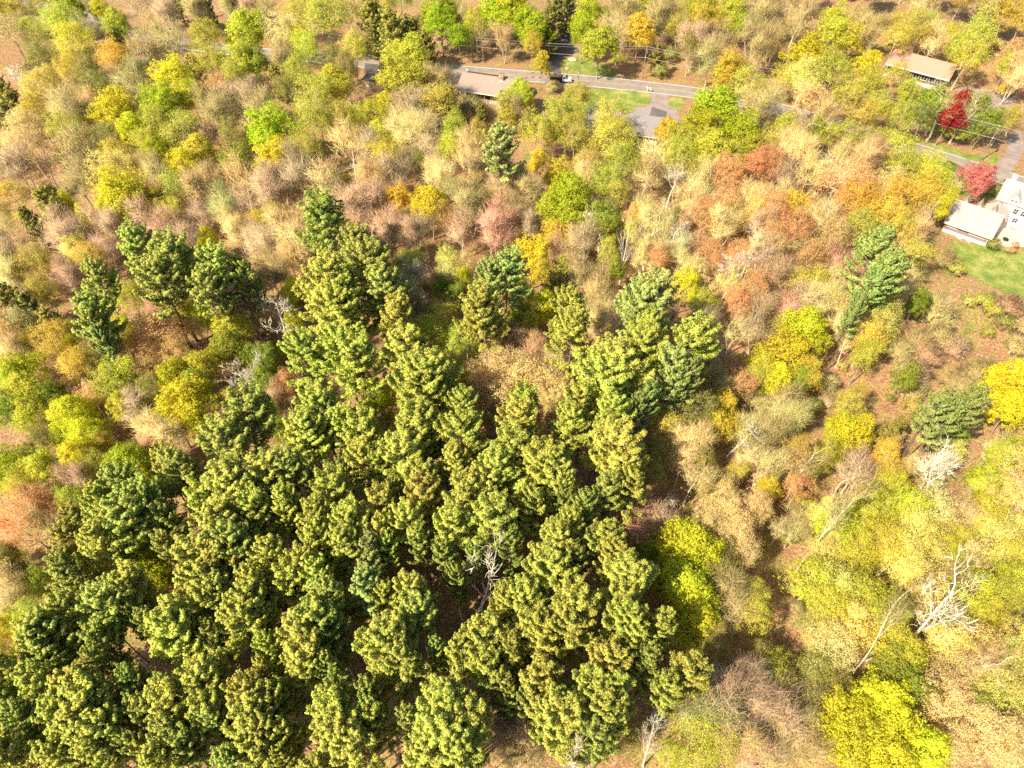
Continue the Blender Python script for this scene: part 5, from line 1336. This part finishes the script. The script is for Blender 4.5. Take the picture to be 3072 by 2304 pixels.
ladder(0.6, 3.3, 1.75, 1.75, "short white ladder hung on the left end of the barn wall")
ladder(5.9, 10.1, 1.7, 1.7, "long white ladder hung on the right end of the barn wall")
r = empty("boat", BN.matrix_basis @ Vector((4.6, -0.55, 0)), ang); tag(r, "small upturned white dinghy leaning at the barn's base", "boat")
m = MB(); m.blob((0, 0, 0.55), (0.9, 0.38, 0.62), 4, 0.06, 3); m.build("hull", M['white'], r, smooth=True)
m = MB(); m.box(-0.06, 0.06, -0.42, -0.34, 0.1, 1.1); m.build("keel", M['white'], r)
for i, (px, py, lab) in enumerate([(2903, 728, "white slatted garden chair on the grass before the barn, left one"), (2916, 722, "white slatted garden chair nearest the barn wall, right one")]):
    p, _ = unt(px, py)
    r = empty("garden_chair", p, ang + 0.4 * i); tag(r, lab, "chair")
    m = MB()
    for k in range(5): m.box(-0.3, 0.3, -0.3 + k * 0.12, -0.21 + k * 0.12, 0.36 - k * 0.02, 0.39 - k * 0.02)
    m.build("seat", M['white'], r)
    m = MB()
    for k in range(5): m.add([(-0.3 + k * 0.125, 0.30, 0.3), (-0.2 + k * 0.125, 0.30, 0.3), (-0.2 + k * 0.125, 0.62, 1.1), (-0.3 + k * 0.125, 0.62, 1.1), (-0.3 + k * 0.125, 0.34, 0.3), (-0.2 + k * 0.125, 0.34, 0.3), (-0.2 + k * 0.125, 0.66, 1.1), (-0.3 + k * 0.125, 0.66, 1.1)],
                             [(0, 1, 2, 3), (7, 6, 5, 4), (0, 4, 5, 1), (3, 2, 6, 7), (0, 3, 7, 4), (1, 5, 6, 2)])
    m.build("backrest", M['white'], r)
    for s in (-1, 1):
        m = MB(); m.box(s * 0.38 - 0.06, s * 0.38 + 0.06, -0.35, 0.35, 0.55, 0.59); m.build("armrest", M['white'], r)
        m = MB(); m.box(s * 0.36 - 0.03, s * 0.36 + 0.03, -0.32, -0.24, 0, 0.55); m.build("leg", M['white'], r)
        m = MB(); m.box(s * 0.36 - 0.03, s * 0.36 + 0.03, 0.24, 0.32, 0, 0.55); m.build("leg", M['white'], r)

# white house
A, ang, _ = frame((2992, 596), (3072, 621), 5.6)
WH = empty("house", flatz(A), ang)
tag(WH, "white clapboard house with pale roof, dormers and chimney at the right edge", "house")
m = MB(); shell(m, 0.3, 17.7, 0.35, 8.6, -0.3, 5.75, 4.6, 8.6); m.build("wall", M['wsiding'], WH)
m = MB(); roof2(m, 0, 18, 0, 4.6, 9.2, 5.6, 8.8, 0.3, 0.2, 0.3); m.build("roof", M['paleroof'], WH)
m = MB(); m.box(0.7, 1.7, 4.3, 5.5, 7.8, 10.0); m.box(0.6, 1.8, 4.2, 5.6, 10.0, 10.15); m.build("chimney", M['wsiding'], WH)
for x in (3.6, 8.8, 14.0):
    m = MB(); m.prism([(0, 0)] * 3, 0, 0.001)
    m = MB(); m.box(x - 1.0, x + 1.0, 0.1, 3.2, 4.6, 6.9); m.add([(x - 1.0, 0.1, 6.9), (x + 1.0, 0.1, 6.9), (x, 0.1, 7.9)], [(0, 1, 2)])
    dm = m.build("dormer", M['wsiding'], WH)
    m = MB(); m.add([(x - 1.3, -0.1, 6.62), (x, -0.1, 8.0), (x + 1.3, -0.1, 6.62), (x - 1.3, 4.0, 6.62), (x, 4.4, 8.0), (x + 1.3, 4.0, 6.62),
                     (x - 1.3, -0.1, 6.74), (x, -0.1, 8.12), (x + 1.3, -0.1, 6.74), (x - 1.3, 4.0, 6.74), (x, 4.4, 8.12), (x + 1.3, 4.0, 6.74)],
                    [(6, 7, 10, 9), (7, 8, 11, 10), (0, 3, 4, 1), (1, 4, 5, 2), (0, 1, 7, 6), (1, 2, 8, 7), (0, 6, 9, 3), (2, 5, 11, 8)])
    m.build("dormer_roof", M['paleroof'], dm)
    for q in (-0.42, 0.42): window(WH, x + q, 0.1, 5.5, 0.55, 1.1)
for x in (5.2, 7.0, 8.8, 12.0): window(WH, x, 0.35, 2.9, 1.0, 1.4)
for x in (6.2, 9.6, 13.0): window(WH, x, 0.35, 0.7, 1.1, 1.2)
# lower connecting wing between barn and house
m = MB(); m.box(-1.2, 3.8, -5.0, 0.3, -0.3, 3.4); m.build("wing_wall", M['wsiding'], WH)
m = MB(); m.add([(-1.5, -5.3, 3.4), (4.1, -5.3, 3.4), (4.1, 0.3, 3.4), (-1.5, 0.3, 3.4), (1.3, -5.3, 4.9), (1.3, 0.3, 4.9)], [(0, 1, 4), (1, 2, 5, 4), (3, 0, 4, 5), (2, 3, 5), (0, 3, 2, 1)]); m.build("wing_roof", M['paleroof'], WH)
# patio things
for px, py, rr, zz_, mt, nm, lab, cat in [(3037, 686, 0.85, 0.72, 'white', "garden_table", "round white table on the gravel patio", "table"), ]:
    p, _ = unt(px, py); r = empty(nm, p); tag(r, lab, cat)
    m = MB(); m.tube((0, 0, zz_), (0, 0, zz_ + 0.05), rr, rr, 24); m.build("tabletop", M[mt], r)
    m = MB(); m.tube((0, 0, 0), (0, 0, zz_), 0.16, 0.08, 10); m.build("pedestal", M[mt], r)
p, _ = unt(3014, 722); r = empty("fire_pit", p); tag(r, "black iron fire pit on the gravel patio", "fire pit")
m = MB(); m.tube((0, 0, 0.35), (0, 0, 0.6), 0.45, 0.7, 16); m.build("bowl", M['black'], r)
for k in range(4):
    c, s = math.cos(k * 1.57 + 0.7), math.sin(k * 1.57 + 0.7); m = MB(); m.tube((c * 0.75, s * 0.75, 0), (c * 0.4, s * 0.4, 0.4), 0.04, 0.04, 6); m.build("leg", M['black'], r)

# pink roofed house at the top right
A, ang, Ln = frame((2664, 190), (2846, 238), 3.0)
PH = empty("house", flatz(A, float(ter(A.x, A.y))), ang)
tag(PH, "long low house with a pink shingle roof and white railed deck at the top right", "house")
m = MB(); shell(m, 0.3, Ln - 0.3, 0.5, 10.5, -1.5, 3.0, 6.0, 5.0); m.build("wall", M['bsiding'], PH)
m = MB(); roof2(m, 0, Ln, 0, 6.0, 11, 3.0, 5.2, 0.5, 0.2, 0.4); m.build("roof", M['pinkroof'], PH)
m = MB(); m.box(-0.4, Ln + 0.4, -0.66, -0.52, 2.66, 2.95); m.build("fascia", M['white'], PH)
for k in range(7): window(PH, 1.8 + k * (Ln - 3.6) / 6, 0.5, 0.6, 1.7, 1.6, cols=2, rows=1)
m = MB(); m.box(0.5, Ln - 0.6, -2.6, 0.45, -0.25, -0.1); m.build("deck", M['wood'], PH)
m = MB()
for k in range(6):
    a = 0.5 + k * (Ln - 1.2) / 6; m.box(a + 0.08, a + (Ln - 1.2) / 6 - 0.08, -2.66, -2.58, -0.3, 0.95)
m.build("deck_railing", M['white'], PH)
for k in range(7):
    a = 0.5 + k * (Ln - 1.2) / 6; m = MB(); m.box(a - 0.07, a + 0.07, -2.7, -2.54, -1.6, 1.05); m.build("deck_post", M['white'], PH)
r = empty("water_barrel", PH.matrix_basis @ Vector((7.2, -3.4, -0.4)), ang); tag(r, "teal barrel below the deck of the pink roofed house", "barrel")
m = MB(); m.tube((0, 0, 0), (0, 0, 0.45), 0.5, 0.58, 14); m.tube((0, 0, 0.45), (0, 0, 1.0), 0.58, 0.5, 14); m.build("body", M['teal'], r)
m = MB(); m.tube((0, 0, 1.0), (0, 0, 1.06), 0.53, 0.53, 14); m.build("lid", M['teal'], r)

# tan plaster outbuilding
A, ang, Ln = frame((1085, 238), (1158, 250), 2.9)
OB = empty("outbuilding", flatz(A), ang)
tag(OB, "small tan plaster outbuilding with a white louvred window under the trees", "outbuilding")
m = MB(); m.box(0, Ln, 0, 4.2, -1.6, 2.8); m.build("wall", M['plaster'], OB)
m = MB(); m.box(-0.15, Ln + 0.15, -0.15, 4.35, 2.8, 2.95); m.build("roof", M['drive2'], OB)
wo = MB(); wo.box(1.2, 2.9, -0.06, -0.003, 0.4, 1.95); w_ = wo.build("window", M['dark'], OB)
m = MB()
for k in range(5): m.box(1.3, 2.8, -0.14, -0.07, 0.5 + k * 0.29, 0.68 + k * 0.29)
m.build("louvre", M['white'], w_)
m = MB(); m.box(4.4, 5.2, -0.05, -0.003, 1.0, 1.4); m.build("vent", M['white'], OB)
m = MB(); m.box(Ln - 1.3, Ln - 0.5, -0.04, -0.003, -0.2, 0.9); m.build("door", M['dark'], OB)
p, _ = unt(1139, 211); r = empty("gate_pillar", p, ang); tag(r, "brown brick pillar with a pale cap at the dark apron", "pillar")
m = MB(); m.box(-0.35, 0.35, -0.35, 0.35, 0, 1.5); m.build("shaft", M['brick'], r)
m = MB(); m.box(-0.45, 0.45, -0.45, 0.45, 1.5, 1.75, 0, 0.1); m.build("cap", M['plaster'], r)
m = MB(); m.box(-0.5, 0.5, -0.5, 0.5, 0, 0.25); m.build("footing", M['white'], r)


# ------------------------------------------------------------------ vehicles and street things
def wheel(parent, x, y, r_, wdt):
    m = MB(); m.tube((x, y - wdt / 2, r_), (x, y + wdt / 2, r_), r_, r_, 18); wo = m.build("wheel", M['tyre'], parent)
    m = MB(); m.tube((x, y - wdt / 2 - 0.01, r_), (x, y + wdt / 2 + 0.01, r_), r_ * 0.55, r_ * 0.55, 12); m.build("rim", M['chrome'], wo)


def road_at(px, py, off):
    p, _ = unt(px, py)
    i = int(np.argmin(np.hypot(RS[:, 0] - p.x, RS[:, 1] - p.y)))
    i = min(max(i, 1), len(RS) - 2)
    d = RS[i + 1] - RS[i - 1]; d /= np.linalg.norm(d)
    return Vector((RS[i][0] - d[1] * off, RS[i][1] + d[0] * off, 0.018)), math.atan2(d[1], d[0])


c0, a0 = road_at(1688, 246, -1.9)
tk = empty("truck", c0, a0)
tag(tk, "white cab truck with a bulging tan load, driving right on the road", "truck")
m = MB(); m.box(-3.4, 3.2, -0.45, 0.45, 0.55, 0.8); m.build("chassis", M['black'], tk)
m = MB(); m.box(-3.6, 0.3, -1.15, 1.15, 0.85, 0.95); m.box(-3.6, 0.3, -1.15, -1.09, 0.95, 1.75); m.box(-3.6, 0.3, 1.09, 1.15, 0.95, 1.75); m.box(-3.6, -3.54, -1.08, 1.08, 0.95, 1.75); m.box(0.24, 0.3, -1.08, 1.08, 0.95, 2.1)
for k in range(6): m.box(-3.4 + k * 0.7, -3.3 + k * 0.7, -1.19, -1.16, 0.9, 1.75)
m.build("dump_bed", M['black'], tk)
m = MB(); m.blob((-1.75, 0, 1.7), (1.95, 1.12, 0.95), 9, 0.13, 3); m.build("load", M['tan'], tk, smooth=True)
m = MB(); m.prism([(0, 0)] * 3, 0, 0.001)
m = MB()
m.add([(0.4, -1.0, 0.6), (2.0, -1.0, 0.6), (2.0, 1.0, 0.6), (0.4, 1.0, 0.6), (0.45, -0.88, 2.15), (1.45, -0.88, 2.15), (1.45, 0.88, 2.15), (0.45, 0.88, 2.15), (2.0, -1.0, 1.4), (2.0, 1.0, 1.4), (0.4, -1.0, 1.4), (0.4, 1.0, 1.4)],
      [(0, 3, 2, 1), (4, 5, 6, 7), (0, 1, 8, 10), (10, 8, 5, 4), (3, 11, 9, 2), (11, 7, 6, 9), (8, 9, 6, 5), (1, 2, 9, 8), (0, 10, 11, 3), (10, 4, 7, 11)])
m.box(2.001, 3.35, -0.98, 0.98, 0.55, 1.32, 0, 0.07)
m.build("cab", M['white'], tk, bevel=0.05)
m = MB(); m.add([(1.97, -0.85, 1.48), (1.97, 0.85, 1.48), (1.50, 0.76, 2.09), (1.50, -0.76, 2.09)], [(0, 1, 2, 3)]); m.v = [(x + 0.04, y, z + 0.02) for x, y, z in m.v]; m.build("windshield", M['glass'], tk)
for s in (-1, 1):
    m = MB(); m.add([(0.7, s * 1.005, 1.45), (1.8, s * 1.005, 1.45), (1.45, s * 0.92, 2.02), (0.72, s * 0.92, 2.02)], [(0, 1, 2, 3)]); m.build("side_window", M['glass'], tk)
    m = MB(); m.box(1.75, 1.9, s * 1.15 - 0.1, s * 1.15 + 0.1, 1.5, 1.8); m.build("mirror", M['black'], tk)
    m = MB(); m.box(3.34, 3.38, s * 0.72 - 0.16, s * 0.72 + 0.16, 0.85, 1.08); m.build("headlight", M['chrome'], tk)
m = MB(); m.box(3.3, 3.5, -1.0, 1.0, 0.4, 0.6); m.build("bumper", M['black'], tk)
for x, y in ((2.6, -0.9), (2.6, 0.9), (-2.3, -0.92), (-2.3, 0.92)): wheel(tk, x, y, 0.46, 0.34)


def car(px, py, off, body, label, flip=0, abs_=None):
    c, a = road_at(px, py, off)
    r = empty("car", c, a + flip); tag(r, label, "car")
    m = MB(); m.box(-2.2, 2.2, -0.88, 0.88, 0.3, 0.85, 0, 0.06)
    m.add([(-1.7, -0.82, 0.85), (1.1, -0.82, 0.85), (1.1, 0.82, 0.85), (-1.7, 0.82, 0.85), (-1.1, -0.68, 1.45), (0.35, -0.68, 1.45), (0.35, 0.68, 1.45), (-1.1, 0.68, 1.45)], [(4, 5, 6, 7), (0, 1, 5, 4), (1, 2, 6, 5), (2, 3, 7, 6), (3, 0, 4, 7)])
    m.build("body", M[body], r, bevel=0.06)
    m = MB()
    m.add([(1.05, -0.72, 0.9), (1.05, 0.72, 0.9), (0.42, 0.6, 1.41), (0.42, -0.6, 1.41)], [(0, 1, 2, 3)]); m.v = [(x + 0.05, y, z + 0.03) for x, y, z in m.v]; m.build("windshield", M['glass'], r)
    m = MB(); m.add([(-1.64, -0.72, 0.9), (-1.64, 0.72, 0.9), (-1.16, 0.6, 1.41), (-1.16, -0.6, 1.41)], [(3, 2, 1, 0)]); m.v = [(x - 0.05, y, z + 0.03) for x, y, z in m.v]; m.build("rear_window", M['glass'], r)
    for s in (-1, 1):
        m = MB(); m.add([(-1.4, s * 0.81, 0.92), (0.85, s * 0.81, 0.92), (0.3, s * 0.715, 1.38), (-1.05, s * 0.715, 1.38)], [(0, 1, 2, 3)]); m.v = [(x, y + s * 0.02, z) for x, y, z in m.v]; m.build("side_window", M['glass'], r)
        m = MB(); m.box(2.13, 2.2, s * 0.62 - 0.15, s * 0.62 + 0.15, 0.6, 0.75); m.build("headlight", M['chrome'], r)
    for x in (-1.4, 1.4):
        for y in (-0.8, 0.8): wheel(r, x, y, 0.33, 0.22)


car(502, 99, 1.7 + 4.2, 'white', "white car on the left part of the road above the bare trees", math.pi)

for i, (px, py) in enumerate([(1561, 237), (1576, 235), (1596, 232), (1618, 233), (1644, 233)]):
    p, _ = unt(px, py)
    r = empty("traffic_cone", (p.x, p.y, 0.02)); tag(r, ["pale pink traffic cone nearest the brown house", "second traffic cone from the brown house, reddish", "middle traffic cone of the row behind the truck", "fourth traffic cone, beside the small roadside tree", "orange traffic cone right behind the truck"][i], "traffic cone", "traffic cones behind the truck")
    m = MB(); m.tube((0, 0, 0.04), (0, 0, 1.0), 0.26, 0.07, 12); cn = m.build("cone_body", M['orange'], r)
    m = MB(); m.tube((0, 0, 0.5), (0, 0, 0.72), 0.165, 0.13, 12); m.build("reflective_band", M['white'], cn)
    m = MB(); m.box(-0.32, 0.32, -0.32, 0.32, 0, 0.04); m.build("base", M['black'], r)
p, _ = unt(2431, 352); r = empty("traffic_barrel", (p.x, p.y, float(ter(p.x, p.y)))); tag(r, "red barrel at the road edge under the leaning bare trees", "barrel")
m = MB(); m.tube((0, 0, 0.1), (0, 0, 1.1), 0.42, 0.34, 14); m.build("drum", M['red'], r)
m = MB(); m.tube((0, 0, 0), (0, 0, 0.1), 0.55, 0.55, 14); m.build("base", M['black'], r)

# mailboxes, slab, sign
for px, py, lab in [(1941, 275, "white mailbox on a post at the driveway mouth, left one"), (1950, 277, "larger white mailbox at the driveway mouth, right one"), (1402, 221, "small white mailbox on the road edge behind the brown house")]:
    p, _ = unt(px, py); r = empty("mailbox", (p.x, p.y, 0), 0.2); tag(r, lab, "mailbox")
    m = MB(); m.box(-0.06, 0.06, -0.06, 0.06, 0, 1.1); m.build("post", M['white'], r)
    m = MB(); m.box(-0.18, 0.18, -0.34, 0.34, 1.1, 1.3); m.tube((0, -0.34, 1.3), (0, 0.34, 1.3), 0.18, 0.18, 12); m.build("box", M['white'], r)
for px, py, sx_, sy_, sz_, mt, nm, lab, cat in [(1717, 179, 1.6, 1.2, 0.35, 'pstone', "boulder", "round pale flat stone on the grass beside the lane", "boulder"), (1858, 228, 1.5, 0.5, 0.5, 'plaster', "boulder", "long tan stone block on the verge near the utility pole", "boulder"),
                                              (1702, 207, 0.8, 0.6, 0.5, 'rock', "boulder", "pale grey rock on the grassy verge above the truck", "boulder")]:
    p, _ = unt(px, py); m = MB(); m.blob((0, 0, sz_ * 0.3), (sx_, sy_, sz_), int(px), 0.14, 2); o = m.build(nm, M[mt], None); o.location = p; tag(o, lab, cat)
fr = random.Random(4)
for i in range(9):
    px = 3010 + fr.uniform(-35, 40); py = 165 + fr.uniform(-28, 30)
    p, _ = unt(px, py); m = MB(); s = fr.uniform(0.6, 1.5); m.blob((0, 0, s * 0.25), (s, s * 0.8, s * 0.6), i, 0.25, 2); o = m.build("boulder", M['pstone'], None); o.location = p
    tag(o, ["broadest flat pale", "small squarish pale", "rounded cream", "lowest pale", "leftmost pale", "topmost pale", "rightmost pale", "middle tan", "tiny pale"][i] + " boulder in the rocky heap above the turning court", "boulder", "pale boulders heaped at the top right")
# fallen logs
for ax, ay, bx, by, rr, lab in [(988, 1412, 1016, 1404, 0.22, "short white log in the dark gap among the left pines"), (2000, 2040, 2090, 1990, 0.10, "thin pale fallen branch right of the yellow tree above the gully"), (2245, 1660, 2300, 1560, 0.22, "brown fallen trunk on the shaded gully bank"),
                               (2355, 1550, 2440, 1430, 0.10, "thin leaning log beside the long pale trunk"), (1790, 1540, 1840, 1525, 0.08, "pale stick like log below the big right shoulder pine"), (2360, 1290, 2430, 1320, 0.12, "pale fallen log in the right brush"),
                               (1460, 1945, 1520, 1905, 0.25, "reddish fallen log in the gap below the bare white tree")]:
    p, _ = unt(ax, ay); q, _ = unt(bx, by); m = MB(); d = q - p
    m.tube((0, 0, rr), (d.x, d.y, d.z + rr), rr, rr * 0.6, 9); m.tube((d.x * .5, d.y * .5, d.z * .5 + rr), (d.x * .5 + 0.6, d.y * .5 + 0.2, d.z * .5 + rr + 0.8), rr * 0.4, rr * 0.15, 6)
    o = m.build("fallen_log", M['rock' if rr < 0.24 else 'wood'], None); o.location = p; tag(o, lab, "log")

# guard rail
def along(pxa, pxb, off, z):
    a = unt(*pxa)[0]; b = unt(*pxb)[0]
    i = int(np.argmin(np.hypot(RS[:, 0] - a.x, RS[:, 1] - a.y))); j = int(np.argmin(np.hypot(RS[:, 0] - b.x, RS[:, 1] - b.y)))
    out = []
    for k in range(i, j + 1):
        d = RS[min(k + 1, len(RS) - 1)] - RS[max(k - 1, 0)]; d = d / np.linalg.norm(d)
        out.append(Vector((RS[k][0] - d[1] * off, RS[k][1] + d[0] * off, z)))
    return out


gr = along((530, 142), (968, 182), -(RW + 0.8), 0)
r = empty("guard_rail", gr[0]); tag(r, "long white guard rail along the near edge of the road at the left", "guard rail")
m = MB()
for a, b in zip(gr[:-1], gr[1:]):
    a = a - gr[0]; b = b - gr[0]
    for z in (0.5, 0.68): m.add([(a.x, a.y, z), (b.x, b.y, z), (b.x, b.y, z + 0.16), (a.x, a.y, z + 0.16), (a.x, a.y + 0.06, z), (b.x, b.y + 0.06, z), (b.x, b.y + 0.06, z + 0.16), (a.x, a.y + 0.06, z + 0.16)], [(0, 1, 2, 3), (5, 4, 7, 6), (3, 2, 6, 7), (0, 4, 5, 1)])
m.build("rail", M['white'], r)
for a in gr[::2]:
    a = a - gr[0]; m = MB(); m.box(a.x - 0.07, a.x + 0.07, a.y + 0.07, a.y + 0.22, -0.2, 0.85); m.build("post", M['wood'], r)


# utility poles and wires
def pole(fx, fy, tx, ty, label, trans=False, arm=True, hmin=8.5, h=None):
    b, _ = unt(fx, fy)
    if h is None:
        best = None
        for z in np.arange(5, 16, 0.1):
            q = un(tx, ty, b.z + z); e = math.hypot(q[0] - b.x, q[1] - b.y) / z
            if best is None or e < best[0]: best = (e, z)
        h = best[1]
    i = int(np.argmin(np.hypot(RS[:, 0] - b.x, RS[:, 1] - b.y))); i = min(max(i, 1), len(RS) - 2); d = RS[i + 1] - RS[i - 1]
    r = empty("utility_pole", b, math.atan2(d[1], d[0])); tag(r, label, "utility pole")
    m = MB(); m.tube((0, 0, -0.3), (0, 0, h), 0.17, 0.12, 10); m.build("shaft", M['wood'], r)
    if arm:
        m = MB(); m.box(-0.07, 0.07, -0.9, 0.9, h - 0.7, h - 0.55); m.build("crossarm", M['wood'], r)
        for y in (-0.8, 0.0, 0.8):
            m = MB(); m.tube((0, y, h - 0.55 if y else h), (0, y, h - 0.3 if y else h + 0.25), 0.06, 0.05, 8); m.build("insulator", M['white'], r)
    if trans:
        m = MB(); m.tube((0.28, 0.28, h - 2.0), (0.28, 0.28, h - 1.0), 0.27, 0.27, 12); m.build("transformer", M['chrome'], r)
    m = MB(); m.tube((0, -0.15, h * 0.68 - 0.2), (0, -0.15, h * 0.68 + 0.2), 0.09, 0.09, 8); m.build("cable_bracket", M['white'], r)
    return b, h, (d / np.linalg.norm(d))


PL = [pole(300, 30, 295, -10, "utility pole hidden in the trees at the upper left", h=9.5), pole(637, 56, 629, 22, "wooden utility pole with a white bracket above the white car's road", True),
      pole(1005, 160, 1000, 95, "utility pole among the evergreens left of the brown house", h=9.6),
      pole(1418, 190, 1415, 113, "utility pole with grey transformer across the road from the brown house", True), pole(1927, 236, 1940, 140, "utility pole with white fittings right of the lane mouth", True),
      pole(2420, 322, 2440, 250, "utility pole hidden behind the trees at the road bend", h=10), pole(2939, 483, 2999, 379, "leaning looking utility pole with white fittings beside the right driveway", True),
      pole(3260, 560, 3300, 480, "utility pole just beyond the right edge", h=10)]
pole(1733, 262, 1734, 198, "short bare wooden post between the truck and the lawn", arm=False)
WN = ["top", "upper left arm", "upper right arm", "thick lower"]
SP = ["at the far upper left", "over the white car's road", "left of the brown house", "between the two middle poles", "right of the lane mouth", "from the bend to the right pole", "over the right driveway"]
for i in range(len(PL) - 1):
    (a, ha, da), (b, hb, db) = PL[i], PL[i + 1]
    for k, (dy, dz, rr) in enumerate([(0, 0.2, 0.028), (-0.8, -0.3, 0.028), (0.8, -0.3, 0.028), (-0.15, None, 0.055)]):
        pa = a + Vector((-da[1] * dy, da[0] * dy, ha + dz if dz is not None else ha * 0.68)); pb = b + Vector((-db[1] * dy, db[0] * dy, hb + dz if dz is not None else hb * 0.68))
        m = MB(); n_ = 14; pr = pa
        sag = 0.012 * (pb - pa).length
        for q in range(1, n_ + 1):
            f = q / n_; c = pa.lerp(pb, f); c.z -= 4 * sag * f * (1 - f)
            m.tube(pr - pa, c - pa, rr, rr, 5, cap=False); pr = c
        o = m.build("overhead_wire", M['wire'], None); o.location = pa
        tag(o, f"{WN[k]} overhead wire {SP[i]}", "wire", "overhead wires along the road")

# hedge, round bush by the barn
p, _ = unt(2843, 497); q, _ = unt(2874, 514)
r = empty("hedge", p); tag(r, "clipped dark green hedge along the road's near edge at the right", "hedge")
g = np.random.default_rng(8)
d = np.array([q.x - p.x, q.y - p.y, 0]); n = 5200
u = norm(g.normal(size=(n, 3))); u[:, 2] = np.abs(u[:, 2])
cpos = g.random(n)[:, None] * d + u * np.array([1.3, 1.3, 1.35]) * (0.85 + 0.15 * g.random((n, 1)))
V, F, Nr = leaves(cpos, 0.12, g, u, 0.7)
me = npmesh("foliage", V, F, [leafmat("hedge_leaves", 0.2, tint=(0.13, 0.22, 0.03))], None, attrs(n, 4, g), Nr)
o = bpy.data.objects.new("foliage", me); o.parent = r; COL.objects.link(o)
m = MB()
for k in range(5): m.tube((d[0] * k / 4, d[1] * k / 4, 0), (d[0] * k / 4, d[1] * k / 4, 1.0), 0.08, 0.05, 6)
m.build("stems", M['wood'], r)
